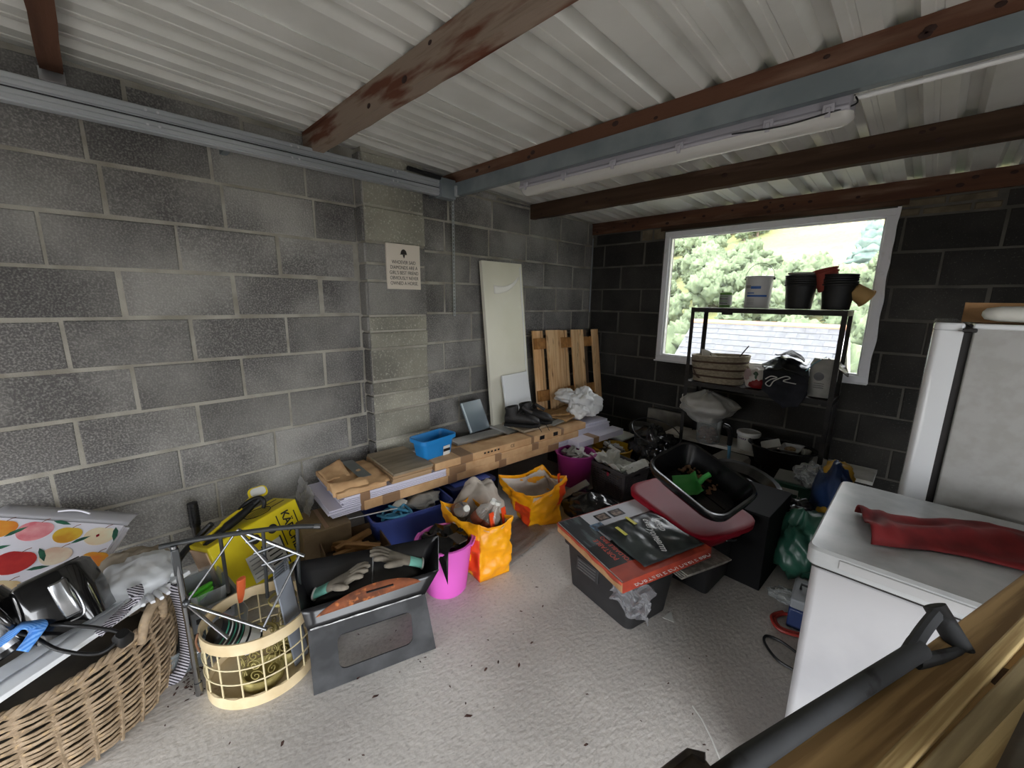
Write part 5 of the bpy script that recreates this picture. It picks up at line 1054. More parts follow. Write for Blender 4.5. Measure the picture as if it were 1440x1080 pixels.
# gloves in the barbecue
M_gl1 = mat('glove_grey', '#7f776a', .9, c2='#6d665b', vs=18, bump=.3, bs=90); M_teal = mat('glove_cuff', '#7fc4b4', .85, bump=.4, bs=120)
def glove(lab, loc, rot, mir=1):
    t = thing('work_glove', lab, 'glove', loc, rot, 'pair of work gloves in the barbecue')
    g = MB()
    g.loft([[(x, mir*(y0+w*math.cos(a)), h*math.sin(a)) for a in [2*PI*i/14 for i in range(14)]] for x, y0, w, h in ((-.055, 0, .033, .013), (-.03, 0, .036, .015), (.0, 0, .043, .016), (.03, .0, .046, .015), (.045, 0, .043, .012))])
    for k, (y, L_, a) in enumerate(((-.034, .06, -10), (-.012, .075, -3), (.011, .078, 3), (.032, .066, 9))):
        dx, dy = math.cos(rad(a)), math.sin(rad(a))
        g.tube([(.03, mir*y, 0), (.045+L_*.45*dx, mir*(y+L_*.45*dy), .007), (.045+L_*.8*dx, mir*(y+L_*.8*dy), .002), (.045+L_*dx, mir*(y+L_*dy), -.003)], [.0115, .0118, .011, .006], 8)
    g.tube([(-.015, mir*-.028, 0), (.015, mir*-.06, .006), (.04, mir*-.082, .008), (.055, mir*-.09, .006)], [.015, .014, .012, .007], 8)
    g.build('glove', M_gl1, t, smooth=70)
    MB().loft([[(x, w*math.cos(a), h*math.sin(a)) for a in [2*PI*i/14 for i in range(14)]] for x, w, h in ((-.105, .036, .013), (-.08, .033, .013), (-.05, .034, .0145))], cap0=False).build('cuff', M_teal, t, smooth=70)
    MB().tube([(-.107, .037*math.cos(a), .014*math.sin(a)) for a in [2*PI*i/14 for i in range(14)]], .004, 6, closed=True).build('hem', M_lab, t)
    return t
glove('grey work glove with teal cuff at the frame side of the barbecue', (1.155, -3.315, .345), (-4, -24, 56), 1)
glove('grey work glove with teal cuff at the bucket side of the barbecue', (1.195, -3.08, .355), (4, -20, 237), -1)

# ------------------------------------------------------------------ cream wire basket and contents
M_crm = mat('cream_paint', '#d8c5a0', .6, c2='#c9b48c', vs=10, c3='#6d3b28', vs3=9, lo3=.66, hi3=.72); M_wir = mat('cream_wire', '#cfc19a', .5)
t = thing('wire_basket', 'oval cream wire basket with painted bands', 'basket', (.995, -3.575, 0), (0, 0, -12))
ea, eb, hb = .165, .185, .27
el = lambda a, z, k=1.0: (ea*k*math.cos(a), eb*k*math.sin(a), z)
for z0_, z1_, nm in ((0, .045, 'base_band'), (hb-.045, hb, 'rim_band')):
    g = MB(); N = 56; rg = []
    for q in (0, 1, 2, 3):
        rg.append([el(2*PI*i/N, (z0_, z1_+(.004*math.sin(i*1.7) if nm == 'base_band' else 0), z1_, z0_-(.004*math.sin(i*1.7) if nm != 'base_band' else 0))[q], (1.02, 1.02, .985, .985)[q]) for i in range(N)])
    g.loft(rg, closed=True); g.build(nm, M_crm, t, smooth=50)
MB().loft([[el(2*PI*i/40, .01, .98) for i in range(40)], [el(2*PI*i/40, .016, .98) for i in range(40)]]).build('floor_plate', M_crm, t)
for k in range(16): a = 2*PI*k/16; MB().tube([el(a, .04), el(a, hb-.03)], .003, 6).build('upright_wire', M_wir, t)
for z in (.105, .165): MB().tube([el(2*PI*i/48, z, 1.015) for i in range(48)], .0028, 6, closed=True).build('hoop_wire', M_wir, t)
MB().tube(spline([el(-1.35, hb+.01, 1.02), el(-1.35, hb-.02, 1.07), el(-1.33, hb-.05, 1.05), el(-1.3, hb-.06, 1.03)]), .004, 6).build('hook', mat('hook_rust', '#6d4a32', .7), t)
M_gold = mat('antique_gold', '#a79a5f', .5, .3, c2='#8a7d48', vs=20)
def scroll(cx, cz, r, turns=1.6, s=1):
    return [(cx+s*r*(1-k/26*.85)*math.cos(k/26*turns*2*PI), cz+r*(1-k/26*.85)*math.sin(k/26*turns*2*PI)) for k in range(27)]
for (lx, ly, lab, h, rr) in ((1.055, -3.595, 'gold scrollwork lantern at the front of the wire basket', .19, .068), (1.005, -3.49, 'taller gold scrollwork lantern behind in the wire basket', .27, .05)):
    c = thing('scroll_lantern', lab, 'lantern', (lx, ly, .018), (0, 0, 20), 'gold lanterns in the wire basket')
    MB().lathe([(rr*1.05, 0), (rr*1.08, .006), (rr*1.05, .03), (rr*.98, .035), (rr*.98, .04), (rr*.9, .04), (rr*.85, .008), (0, .008)], 30, cap1=False).build('base', M_gold, c)
    g = MB()
    for k in range(7):
        a0 = 2*PI*k/7
        for cz, r, s in ((.07, .024, 1), (.115, .026, -1), (.155 if h > .18 else .14, .02, 1)):
            g.tube([(rr*.92*math.cos(a0+p/rr), rr*.92*math.sin(a0+p/rr), q) for p, q in scroll(0, cz, r, 1.5, s)], .0022, 5)
    g.build('scrollwork', M_gold, c, smooth=60)
    MB().lathe([(rr*.98, h-.012), (rr*1.02, h-.006), (rr*.98, h), (rr*.92, h), (rr*.9, h-.012)], 30, closed=True).build('top_ring', M_gold, c)
t = thing('drill_bit_tin', 'black and white printed tin tipped into the wire basket', 'tin', (1.0, -3.66, .205), (32, -38, 40))
MB().lathe([(.046, -.08), (.049, -.076), (.049, .076), (.046, .08)], 30).build('tin', M_bp, t); wrap(.0495, 0, 2*PI, -.07, -.005, n=28).build('label', M_lab, t, smooth=60)
for k in range(5): wrap(.050, 0, 2*PI, .0+.014*k, .005+.014*k, n=28).build('print_stripe', M_lab if k % 2 else mat('print_green', '#3d8f74', .5), t, smooth=60)
wrap(.0502, 0, 2*PI, -.03, -.022, n=28).build('print_stripe', M_bp, t, smooth=60)
M_slt = mat('grey_slat', '#7b8088', .5, c2='#6b7078', vs=4)
for k in range(5):
    o = MB().box((0, 0, .2), (.008, .07, .4)).box((-.006, .03, .395), (.008, .012, .012)).build('edging_strip', M_slt, None, bev=.003, loc=(1.075-.017*k, -3.462+.004*k, .02), rot=(3, -5, 28))
    tag(o, f'long grey slat in the wire basket, {["nearest the camera", "second from the camera", "middle one of five", "fourth from the camera", "farthest from the camera"][k]}', 'slat', 'grey slats in the wire basket')
# ------------------------------------------------------------------ chrome folding frame
M_chr = mat('chrome', '#9a9c9f', .22, 1.0); M_drk = mat('dark_tube', '#5a5c5e', .3, .8)
t = thing('chrome_frame', 'collapsed chrome tube frame standing over the wire basket', 'frame', (.94, -3.78, 0))
O = Vector((.94, -3.78, 0)); q = lambda x, y, z: tuple(Vector((x, y, z))-O)
MB().tube([q(.945, -3.782, .0), q(.940, -3.781, .30), q(.925, -3.784, .605)], .0105, 12).build('leg', M_chr, t)
MB().tube([q(.948, -3.782, .0), q(.946, -3.7815, .05)], .0125, 12).build('foot_sleeve', M_chr, t)
MB().box(q(.928, -3.784, .545), (.022, .024, .10)).build('joint_bracket', M_drk, t, bev=.003)
MB().tube(spline([q(.90, -3.82, .605), q(.935, -3.74, .61), q(1.01, -3.60, .615), q(1.08, -3.46, .61), q(1.126, -3.377, .60)]), .009, 12).build('top_bar', M_drk, t)
MB().cyl(q(1.122, -3.384, .601), q(1.133, -3.365, .598), .0105, n=12).build('bar_end', M_chr, t)
for a, b in (((.952, -3.655, .612), (.85, -3.64, .30)), ((1.043, -3.537, .612), (.99, -3.538, .30)), ((1.091, -3.435, .606), (1.06, -3.44, .33))): MB().tube([q(*a), q(*b)], .0065, 10).build('post', M_drk, t)
Nn = (.948, -3.778, .385); A_, B_, C_ = (.955, -3.60, .603), (1.131, -3.431, .50), (1.07, -3.521, .45)
for a, b, r in ((Nn, (.95, -3.605, .595), .004), (Nn, (1.154, -3.585, .29), .006), (Nn, (1.093, -3.69, .28), .006), (A_, B_, .0065), (A_, C_, .0065), ((1.115, -3.44, .508), (1.145, -3.60, .285), .0045)): MB().tube([q(*a), q(*b)], r, 10).build('rod', M_chr, t)
for k, f in enumerate((.33, .62, .92)):
    a = Vector(A_).lerp(Vector(B_), f*.95); b = Vector(A_).lerp(Vector(C_), f*.88); e = (b-a)*.18
    MB().tube([q(*(a-e*.4)), q(*(b+e))], .006, 10).build('cross_bar', M_drk, t)
MB().tube([q(.785, -3.793, .05), q(.774, -3.70, .05), q(.80, -3.60, .05)], .007, 10).build('low_rail', M_chr, t)
MB().blob(q(*Nn), .014, .014, .016, 0, 1, 0, 8).build('hub', M_drk, t, smooth=60)

# ------------------------------------------------------------------ yellow carton, window vac, pole
M_yc = mat('carton_yellow', '#e3cf10', .5, c2='#d6be0a', vs=7); M_yb2 = mat('carton_ink', '#1c1b14', .6)
t = thing('yellow_carton', 'bright yellow cleaner carton leaning behind the chrome frame', 'box', (.37, -3.44, .19), (8, -14, 14))
cx_, cy_, cz_ = .22, .44, .30
MB().box((0, 0, 0), (cx_, cy_, cz_)).build('carton', M_yc, t, bev=.006)
text('KÄRCHER', .055, M_yb2, t, (cx_/2+.0015, .14, .0), Euler((rad(90), rad(90), rad(90)), 'XYZ'), name='lettering', bold=.0012)
for y0, y1, z0_, z1_, m in ((-.10, -.02, -.13, .01, M_lab), (-.015, .075, -.13, .015, M_lab), (-.02, -.014, -.14, .02, M_yb2), (.075, .082, -.14, .02, M_yb2), (.095, .10, -.05, .12, M_yb2), (.185, .19, -.05, .1, M_yb2)): MB().box((cx_/2+.001, (y0+y1)/2, (z0_+z1_)/2), (.002, y1-y0, z1_-z0_)).build('print', m, t)
for k in range(5): MB().box((cx_/2+.0022, -.06+.0*k, -.11+.024*k), (.001, .06, .006)).build('print_line', mat('grey_print', '#8d8d8d', .6), t)
for k in range(4): MB().box((cx_/2+.0022, .03, -.10+.026*k), (.001, .06, .007)).build('print_line', M_yb2, t)
for y in (-.03, .06): MB().lathe([(.024, 0), (.024, .0015), (.019, .0016), (.019, .0008)], 24, TR((cx_/2+.0008, y, .07), (0, 90, 0))).build('round_mark', M_yb2, t)
MB().tube([(-.0+.07*math.cos(a), .07+.06*math.sin(a), cz_/2+.0015) for a in [2*PI*i/32 for i in range(32)]], .0022, 5, closed=True).build('grill_print', M_yb2, t)
for k in range(5): MB().box((-.04+.02*k, .07, cz_/2+.001), (.004, .10, .0015)).build('grill_bar_print', mat('ink_soft', '#7d7320', .6), t)
for x in (-.05, .03): MB().box((x, .165, cz_/2+.001), (.007, .07, .0015)).build('tool_print', M_yb2, t)
MB().box((0, -.222, 0), (.18, .006, .26)).build('inner_flap', mat('card_pink', '#c7a88c', .8), t)
M_vy = mat('vac_yellow', '#d8c01e', .4)
t = thing('window_vac', 'yellow and black window vacuum resting on the yellow carton', 'cleaner', (.36, -3.47, .345), (0, -12, 16)); t.scale = (.8, .8, .8)
MB().tube(spline([(.02, -.24, -.045), (.0, -.12, .0), (-.01, -.02, .03), (-.02, .06, .06), (-.01, .115, .09)]), [.018]*7+[.026]*7+[.024]*5+[.02]*6, 12).build('body', M_black, t, smooth=60)
MB().tube(spline([(-.03, -.24, -.03), (-.04, -.10, .02), (-.045, .02, .055)]), [.012]*6+[.02]*7, 10).build('side_panel', M_vy, t, smooth=60)
MB().tube(spline([(-.045, .0, .06), (-.05, .05, .085), (-.03, .09, .1), (.0, .12, .1), (.02, .13, .07), (.01, .12, .03)]), .013, 10).build('handle', M_black, t, smooth=60)
MB().tube(spline([(-.05, .02, .05), (-.06, .06, .08), (-.05, .09, .1)]), .017, 10).build('trigger', M_vy, t, smooth=60)
MB().tub([(.075, .11, .03, -.004), (.08, .115, .03, 0), (.078, .113, .03, .006)], TR((-.075, .15, .12), (0, 55, -20))).build('spray_head', M_vy, t, smooth=50); MB().tub([(.058, .09, .022, 0), (.056, .088, .022, .005)], TR((-.071, .151, .126), (0, 55, -20))).build('pad', M_lab, t)
t = thing('vacuum_tube', 'short black tube standing against the block wall', 'tube', (.155, -3.645, 0), (0, -4, 0))
MB().tube([(0, 0, 0), (0, 0, .30)], .019, 14).build('lower_tube', mat('dark_brown_tube', '#2b2621', .5), t); MB().tube([(0, 0, .29), (0, 0, .415)], .023, 14).build('grip', M_black, t)
for k in range(7): MB().tube([(.0235*math.cos(a), .0235*math.sin(a), .31+.014*k) for a in [2*PI*i/14 for i in range(14)]], .0015, 5, closed=True).build('grip_ring', M_black, t)
tag(MB().tube(spline([(.42, -3.84, .12), (.33, -3.74, .24), (.30, -3.66, .30), (.32, -3.60, .36)]), .014, 8).build('black_hose', M_black), 'black flexible hose behind the chrome frame', 'hose')
# ------------------------------------------------------------------ grey tub, clear boxes
M_gt = mat('tub_grey', '#83868a', .5)
t = thing('grey_tub', 'grey slotted plastic tub holding a clear container', 'tub', (.60, -3.70, .10), (0, 0, 6))
MB().tub([(.26, .17, .02, 0), (.28, .19, .025, .09), (.30, .21, .03, .093), (.30, .21, .03, .105), (.275, .185, .025, .105), (.25, .165, .02, .012)]).build('tub', M_gt, t)
for k in range(4): MB().box((.136, -.05+.034*k, .055), (.006, .02, .022)).build('slot', M_bp, t)
M_clr = film('clear_plastic', '#cfd6d8', .2, .12)
t = thing('clear_container', 'clear food container with lime green pegs inside the grey tub', 'container', (.60, -3.69, .16), (0, 0, 6))
MB().tub([(.18, .12, .03, 0), (.20, .14, .035, .08), (.21, .15, .035, .084)], cap1=False).build('container', M_clr, t)
for k in range(4):
    o = MB().box((0, 0, 0), (.015, .09, .012)).box((.004, 0, .008), (.008, .09, .006)).build('clothes_peg', mat('lime', '#62d83a', .45), None, bev=.002, loc=(.56+.024*k, -3.70, .185+.008*(k % 2)), rot=(0, 8, 20+6*k))
    tag(o, 'lime green plastic peg in the clear container', 'peg', 'lime pegs in the clear container')
t = thing('clear_box', 'large clear plastic storage box on the floor by the chrome leg', 'box', (.63, -3.80, 0), (0, 0, 10))
MB().tub([(.34, .17, .03, 0), (.38, .20, .035, .11), (.40, .22, .04, .112), (.40, .22, .04, .125)], cap1=False).build('box', film('clear_smoke', '#aab3b6', .3, .1), t)
MB().box((0, 0, .03), (.28, .13, .05)).build('filling', mat('dull_grey', '#6d7173', .7), t, bev=.01)
t = thing('black_cup', 'black cup lying in the clear storage box', 'cup', (.76, -3.84, .10), (30, 50, 0)); MB().lathe([(.03, 0), (.04, .08), (.042, .082), (.037, .08), (.028, .006), (0, .005)], 22, cap1=False).build('cup', M_black, t); MB().tube([(.038, 0, .07), (.06, 0, .055), (.055, 0, .03), (.034, 0, .022)], .004, 6).build('handle', M_black, t)
t = thing('trowel', 'orange-handled trowel standing behind the wire basket', 'trowel', (.82, -3.60, .20), (0, 8, 30)); MB().tube([(0, 0, .02), (.0, .0, .13)], [.017, .02], 10, flat=.6).build('handle', mat('orange_grip', '#e0683a', .5), t, bev=.003); MB().prism([(-.03, -.12), (.03, -.12), (.035, 0), (0, .03), (-.035, 0)], -.001, .001, TR((0, 0, 0), (90, 0, 0))).build('blade', M_steel, t)
# ------------------------------------------------------------------ wicker basket and its contents
M_wk = mat('wicker', '#a38f76', .8, c2='#7d6a52', vs=25, lo=.4, hi=.65, c3='#b59b76', vs3=60, lo3=.55, hi3=.7)
WC = Vector((.70, -4.15, 0)); t = thing('wicker_basket', 'large round wicker log basket full of household odds', 'basket', WC)
ns = 30; R0 = .31; H = .315
rad_ = lambda z: R0+.03*math.sin(PI*min(1, z/H)*.8)
hz_ = lambda a: H-.025*math.cos(a+1.0)
g = MB()
for k in range(33):
    f = (k+.5)/33; pts = []
    for i in range(ns*4):
        a = 2*PI*i/(ns*4); z = hz_(a)*f+.003*math.sin(a*5+k); s = math.cos(a*ns/2+(PI if k % 2 else 0)); r = rad_(z)+.0075*s
        pts.append((r*math.cos(a), r*math.sin(a), z+.012))
    g.tube(pts, .0053, 5, closed=True)
g.build('weave', M_wk, t, smooth=70)
g = MB()
for k in range(ns): a = 2*PI*k/ns+PI/ns; g.tube([(rad_(z)*math.cos(a), rad_(z)*math.sin(a), z) for z in (0, .08, .16, .24, hz_(a)+.01)], .006, 5)
g.build('stakes', M_wk, t, smooth=70)
g = MB()
for ph in (0, 2.1, 4.2): g.tube([((rad_(H)+.008*math.cos(a*26+ph))*math.cos(a), (rad_(H)+.008*math.cos(a*26+ph))*math.sin(a), hz_(a)+.015+.008*math.sin(a*26+ph)) for a in [2*PI*i/200 for i in range(200)]], .007, 5, closed=True)
g.build('rim_braid', M_wk, t, smooth=70)
MB().lathe([(R0-.01, .012), (R0-.01, .02)], 40).build('base', mat('wicker_dark', '#4a3a29', .9), t)
for a0 in (.98, .98+PI):
    ca, sa = math.cos(a0), math.sin(a0); p = lambda tt, r, z: (r*ca-tt*sa, r*sa+tt*ca, z); MB().tube(spline([p(-.06, .33, .30), p(-.045, .345, .37), p(0, .35, .40), p(.045, .345, .37), p(.06, .33, .30)]), .015, 8).build('handle', M_wk, t, smooth=70)
tag(MB().lathe([(.27, .10), (.28, .20), (.2, .24), (0, .25)], 30, TR(WC)).build('packed_bedding', mat('dark_cloth', '#3a3630', .95, c2='#4b453c', vs=8), smooth=60), 'dark folded cloth packed in the wicker basket', 'cloth')  # added dark mass standing in for the basket's shaded inner wall
t = thing('melamine_board', 'long white board lying across the wicker basket', 'board', (.935, -4.02, .385), (6, -9, 25))
MB().box((-.075, 0, 0), (.15, .62, .016)).build('board', mat('board_white', '#e0e2e4', .5), t, bev=.002); MB().grid(6, 24, lambda a, b: (-.16+.09*a, -.3+.58*b, .012+.012*abs(noise.noise(Vector((a*3, b*9, 2)))))).build('plastic_film', film('film_clear', '#eceff1', .5, .2), t, smooth=60)
M_tst = mat('gloss_black', '#0d0d0e', .14, coat=.5)
t = thing('toaster', 'glossy black toaster with chrome handle tipped over in the basket', 'toaster', (.80, -4.065, .485), (-20, -18, 80))
MB().tub([(.14, .12, .03, -.10), (.175, .155, .04, -.095), (.185, .16, .045, 0), (.17, .15, .04, .085), (.145, .125, .035, .10)], n=6).build('body', M_tst, t, smooth=50)
MB().tub([(.13, .11, .03, .0995), (.13, .11, .03, .104)], n=6).build('base_plate', mat('matt_dark', '#3b3733', .6), t)
MB().tub([(.042, .014, .008, -.06), (.046, .03, .012, -.052), (.046, .032, .012, .055), (.04, .014, .008, .062)], TR((.035, -.082, .0), (0, 0, 0))).build('chrome_handle', M_chr, t, smooth=50)
MB().tube(spline([(.05, -.08, .065), (.062, -.084, .0), (.055, -.084, -.065), (.02, -.084, -.07)]), .003, 6).build('chrome_trim', M_chr, t)
tag(MB().tube(spline([(.86, -4.11, .45), (.93, -4.06, .46), (.97, -3.99, .43), (1.0, -3.95, .40), (1.02, -4.0, .38), (.97, -4.08, .41), (.90, -4.13, .44), (.86, -4.17, .46)], 8), .0055, 8).build('toaster_cable', M_black, smooth=60), 'black power cable trailing from the toaster', 'cable')
t = thing('mains_plug', 'black mains plug resting on the wicker basket rim', 'plug', (1.0, -3.945, .375), (10, 20, 30)); MB().tub([(.045, .04, .012, 0), (.05, .045, .014, .02), (.03, .03, .01, .04)]).build('plug_body', M_black, t, smooth=50)
for x in (-.011, .011): MB().box((x, 0, -.009), (.006, .004, .018)).build('pin', M_steel, t)
t = thing('kettle', 'black kettle with chrome strip at the picture edge of the basket', 'kettle', (.73, -4.225, .44), (20, -25, 10))
MB().lathe([(.085, -.1), (.09, -.095), (.085, 0), (.07, .09), (.05, .1), (0, .105)], 30, cap1=False).build('body', M_tst, t); MB().tube(spline([(.07, .02, .08), (.13, .02, .07), (.14, .02, -.02), (.085, .02, -.07)]), .011, 8).build('handle', M_tst, t, smooth=60); wrap(.0905, -.5, .1, -.08, .0, .0875).build('chrome_strip', M_chr, t, smooth=60)
def strap(name, lab, pts, w, m, up=(0, 0, 1)):
    P = spline(pts, 8); g = MB(); vs = []
    for i, p in enumerate(P):
        d = (P[min(i+1, len(P)-1)]-P[max(i-1, 0)]).normalized(); s = d.cross(Vector(up)).normalized()*w/2; vs += [tuple(p-s), tuple(p+s)]
    g.add(vs, [(2*i, 2*i+1, 2*i+3, 2*i+2) for i in range(len(P)-1)]); return tag(g.build(name, m, smooth=60, solid=.003), lab, 'strap')
M_bls = stripes('strap_blue', '#3f7fd0', '#6fa3e2', 60, (20, 30, 40)); M_bws = stripes('strap_check', '#c8c4cc', '#232028', 55, (20, 30, 40))
strap('blue_strap', 'bright blue woven strap looped over the white board', [(.90, -4.28, .44), (.885, -4.20, .455), (.875, -4.15, .48), (.90, -4.12, .47), (.93, -4.155, .43)], .042, M_bls)
strap('checked_strap', 'black and white woven strap lying on the basket rim', [(.965, -4.0, .41), (.945, -3.955, .43), (.92, -3.93, .435), (.905, -3.90, .455), (.86, -3.90, .47)], .04, M_bws)
strap('checked_strap', 'black and white woven strap hanging down outside the wicker basket', [(.80, -3.83, .40), (.84, -3.80, .385), (.855, -3.79, .28), (.86, -3.80, .12), (.84, -3.84, .03), (.78, -3.90, .02)], .042, M_bws, (1, -1, .2))
t = thing('cloth_bag', 'beige cloth bag stuffed behind the toaster', 'bag', (.60, -3.90, .24), (0, 0, 20)); MB().blob((0, 0, .12), .11, .13, .12, .2, 2.2, 61, 22, flat=.12).build('bag', mat('bag_beige', '#a89c8c', .9, c2='#978b7b', vs=9, bump=.2, bs=40), t, smooth=75)
t = thing('clear_bag', 'clear plastic bag of white gloves beside the toaster', 'plastic bag', (.72, -3.885, .35), (0, 0, 15)); MB().blob((0, 0, .07), .12, .12, .075, .25, 2.2, 64, 24, sharp=True, flat=.068).build('bag', film('bag_clear2', '#eef1f4', .5, .25), t, smooth=75)
M_wg = mat('glove_white', '#e3e5e8', .7); R = random.Random(2)
for k, (x, y, z, rz, lab) in enumerate(((.66, -3.95, .40, 30, 'white cotton glove in the clear bag nearest the toaster'), (.72, -3.88, .41, 55, 'white cotton glove in the clear bag nearest the chrome frame'), (.79, -3.87, .395, 10, 'white cotton glove draped over the basket handle'))):
    o = thing('cotton_glove', lab, 'glove', (x, y, z), (0, -10, rz), 'white gloves in the clear bag'); g = MB(); g.loft([[(xx, w*math.cos(a), h*math.sin(a)) for a in [2*PI*i/12 for i in range(12)]] for xx, w, h in ((-.08, .03, .012), (-.02, .038, .016), (.03, .042, .015), (.045, .036, .011))])
    for yy, L_ in ((-.027, .055), (-.009, .07), (.01, .068), (.028, .05)): g.tube([(.03, yy, 0), (.05+L_*.5, yy*1.2, .006), (.05+L_, yy*1.3, -.002)], [.0105, .0105, .007], 7)
    g.tube([(-.01, -.025, 0), (.02, -.055, .004), (.05, -.07, .002)], [.013, .012, .008], 7); g.build('glove', M_wg, o, smooth=70)
    if k < 2: MB().box((-.06, 0, .012), (.03, .03, .004)).build('blue_patch', M_bls, o)
# ------------------------------------------------------------------ fruit-print gift box
L_ = rad(62); v_ = Vector((-math.sin(L_), 0, math.cos(L_))); u_ = Vector((0, 1, 0)); r_ = rad(-31)
U = math.cos(r_)*u_+math.sin(r_)*v_; V = -math.sin(r_)*u_+math.cos(r_)*v_; N = U.cross(V)
t = thing('gift_box', 'white cardboard box printed with painted fruit by the wall', 'box'); T0 = Vector((.30, -3.888, .462))
t.matrix_world = Matrix(((U.x, V.x, N.x, T0.x), (U.y, V.y, N.y, T0.y), (U.z, V.z, N.z, T0.z), (0, 0, 0, 1)))
M_gb = mat('giftbox_white', '#e2e0ea', .6); M_gb2 = mat('giftbox_grey', '#b9b8be', .6)
MB().box((-.235, -.19, -.03), (.45, .37, .055)).build('tray', M_gb, t, bev=.003); MB().box((-.235, -.185, .001), (.44, .36, .003)).build('front_panel', M_gb, t)
MB().grid(12, 4, lambda a, b: (-.46+.455*a, .0+.085*b, -.004-.03*b*b-.0*a)).build('lid_flap', M_gb2, t, smooth=60, solid=.004)
MB().tube([(-.27+.11*k/8, .045+.012*math.sin(PI*k/8), -.002) for k in range(9)], .004, 6).build('handle_slot', M_gb, t)
MB().box((-.003, -.19, -.012), (.014, .37, .004)).build('side_flange', M_gb, t)
def fruit(x, y, r, c1, c2, nm='fruit_print', sq=.85, rot=0, dent=.12):
    pts = [];
    for i in range(28):
        a = 2*PI*i/28; k = 1-dent*math.exp(-((a-PI/2)/.35)**2)+.03*math.sin(3*a); pts.append((r*k*math.cos(a), r*sq*k*math.sin(a)))
    MB().prism(pts, 0, .0008, TR((x, y, .0026), (0, 0, rot))).build(nm, mat('fruit_'+c1.strip('#'), c1, .6, c2=c2, vs=14, lo=.4, hi=.62), t, smooth=None)
def leaf(x, y, l, rot): MB().prism([(-l, 0), (-l*.4, l*.28), (l*.3, l*.26), (l, 0), (l*.3, -l*.2), (-l*.5, -l*.18)], 0, .0009, TR((x, y, .0026), (0, 0, rot))).build('leaf_print', mat('leaf_print', '#2f6b52', .6, c2='#1f4a3c', vs=20), t, smooth=None)
def stalk(x, y, rot): MB().tube([(x, y, .003), (x+.008*math.cos(rad(rot)), y+.012, .003), (x+.02*math.cos(rad(rot)), y+.02, .003)], .0012, 5).build('stalk_print', M_rst, t)
for a in ((-.0708, -.062, .052, '#e6cfae', '#e3dfc2'), (-.177, -.066, .045, '#d8b23a', '#c98f2a'), (-.287, -.056, .055, '#d9707c', '#e8a3a8'), (-.037, -.172, .046, '#e07a34', '#e0a030'), (-.163, -.16, .048, '#e3d5bf', '#d9b7a0'), (-.268, -.195, .06, '#bf3230', '#a82428'), (-.395, -.056, .05, '#e09a3a', '#d97f2e'), (-.235, -.305, .05, '#d8c49c', '#c9a878'), (-.38, -.2, .05, '#d8b23a', '#c98f2a')): fruit(*a); stalk(a[0], a[1]+a[2]*.72, 30)
for a in ((-.222, -.012, .032, -10), (-.026, -.05, .036, -70), (-.122, -.085, .03, 40), (-.338, -.065, .034, 50), (-.205, -.16, .036, -50), (-.185, -.215, .03, 20), (-.0, -.205, .018, 60), (-.345, -.14, .03, 30)): leaf(*a)
MB().prism([(-.006, 0), (0, .009), (.006, 0), (0, -.009)], 0, .0012, TR((-.078, -.062, .003))).build('pip_print', M_redp, t)
# ------------------------------------------------------------------ leaf litter and paint marks on the floor
M_lf = mat('dead_leaf', '#4a3028', .9, c2='#332019', vs=30)
g = MB(); R = random.Random(77)
def leafbit(x, y, s):
    a = R.uniform(0, 6.28); ca, sa = math.cos(a)*s, math.sin(a)*s; pts = [(1, 0, .1), (.3, .4, .35), (-.5, .3, .15), (-1, 0, .3), (-.4, -.35, .1), (.4, -.4, .3)]
    g.add([(x+p*ca-q_*sa, y+p*sa+q_*ca, .004+s*z_) for p, q_, z_ in pts], [(0, 1, 5), (1, 2, 4, 5), (2, 3, 4)])
for _ in range(150): leafbit(R.uniform(.7, 2.5), R.uniform(-3.9, -2.2), R.uniform(.002, .007))
for _ in range(60): leafbit(R.gauss(.86, .06), R.gauss(-3.80, .035), R.uniform(.003, .010))
for x, y, s in ((1.72, -3.12, .016), (1.42, -3.32, .014), (1.62, -2.95, .012), (1.70, -2.84, .012), (1.30, -3.33, .012), (1.66, -2.72, .010), (1.50, -2.62, .009), (2.07, -2.90, .010), (1.55, -2.52, .009), (1.36, -3.62, .012), (1.63, -2.89, .010), (1.44, -2.44, .010)): leafbit(x, y, s)
o = g.build('leaf_litter', M_lf, smooth=None); tag(o, 'dry brown leaf fragments scattered over the concrete floor', 'leaves', kind='stuff')
g = MB()
for P in ([(2.26, -2.50), (2.31, -2.53), (2.36, -2.575), (2.40, -2.62), (2.445, -2.66)], [(2.40, -2.62), (2.395, -2.66), (2.37, -2.685)], [(2.36, -2.70), (2.355, -2.73), (2.34, -2.75)]):
    g.tube([(x+R.uniform(-.004, .004), y+R.uniform(-.004, .004), .001) for x, y in P], .003, 5, flat=.25)
tag(g.build('paint_drip', M_lab), 'thin white paint drips on the floor beside the freezer', 'paint')
tag(MB().add([(1.99, -2.17, .004), (2.04, -2.16, .004), (2.0, -2.10, .004)], [(0, 1, 2)]).build('paper_scrap', M_lab, smooth=None, solid=.001), 'triangular white paper scrap beside the black crate', 'paper')

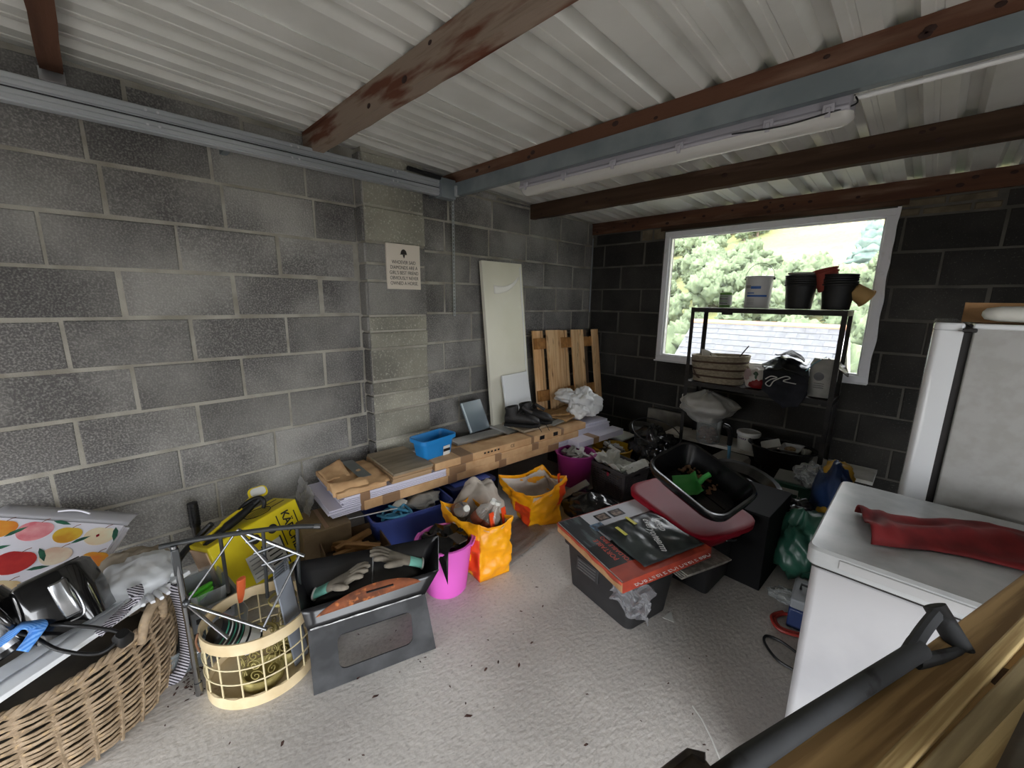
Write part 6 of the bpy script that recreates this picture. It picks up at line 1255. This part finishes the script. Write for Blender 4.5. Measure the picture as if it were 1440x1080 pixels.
# ------------------------------------------------------------------ pieces that belong to a part hang below that part
SUB = {'wall_sign': ('board', ('lettering', 'riding_hat_print', 'chin_strap_print')), 'chest_freezer': ('lid', ('handle_recess',)), 'fridge': ('door', ('door_cap', 'door_seal', 'hinge')),
       'paint_tub': ('body', ('print_band', 'print_line', 'handle_lug')), 'small_tin': ('label', ('print',)), 'compost_sack': ('bag', ('emblem', 'emblem_print', 'print_line')), 'work_boot': ('upper', ('lace', 'tongue')),
       'rubble_bucket': ('body', ('handle',)), 'shopping_bag': ('bag', ('handle',)), 'plastic_bottle': ('bottle', ('label', 'cap')), 'toaster': ('body', ('chrome_handle', 'chrome_trim', 'base_plate')),
       'yellow_carton': ('carton', ('lettering', 'print', 'print_line', 'round_mark', 'grill_print', 'grill_bar_print', 'tool_print', 'inner_flap')), 'cardboard_sleeve': ('sleeve', ('tape', 'print', 'lettering')),
       'gift_box': ('front_panel', ('fruit_print', 'leaf_print', 'stalk_print', 'pip_print')), 'barbecue_box': ('lid', ('print', 'lettering')), 'charcoal_bag': ('bag', ('lettering', 'yellow_strip')), 'round_tub': ('body', ('label_purple', 'label_brown', 'label_grey')),
       'blue_tub': ('tub', ('label', 'label_band')), 'tube_light': ('tray', ('clip',)), 'storage_crate': ('tub', ('label_panel', 'moulded_line')), 'door_track': ('lower_track', ('rivet',)), 'folding_barbecue': ('front_plate', ('rusted_area', 'handle_slot', 'worn_edge')),
       'drill_bit_tin': ('tin', ('label', 'print_stripe')), 'door_panel': ('panel', ('torn_film', 'brown_tape', 'edge_trim')), 'work_glove': ('cuff', ('hem',)), 'litter_tray': ('tray', ('moulded_rib',)), 'green_box': ('carton', ('lettering', 'label_strip')), 'green_bag': ('bag', ('lettering',)), 'blue_sack': ('bag', ('lettering',)), 'vacuum_tube': ('grip', ('grip_ring',)), 'grey_tub': ('tub', ('slot',))}
for o in [q for q in SC.objects if q.parent is None and q.name.split('.')[0] in SUB]:
    host, kids = SUB[o.name.split('.')[0]]
    hs = [c for c in o.children if c.name.split('.')[0] == host]
    if hs:
        for c in list(o.children):
            if c.name.split('.')[0] in kids: c.parent = hs[0]
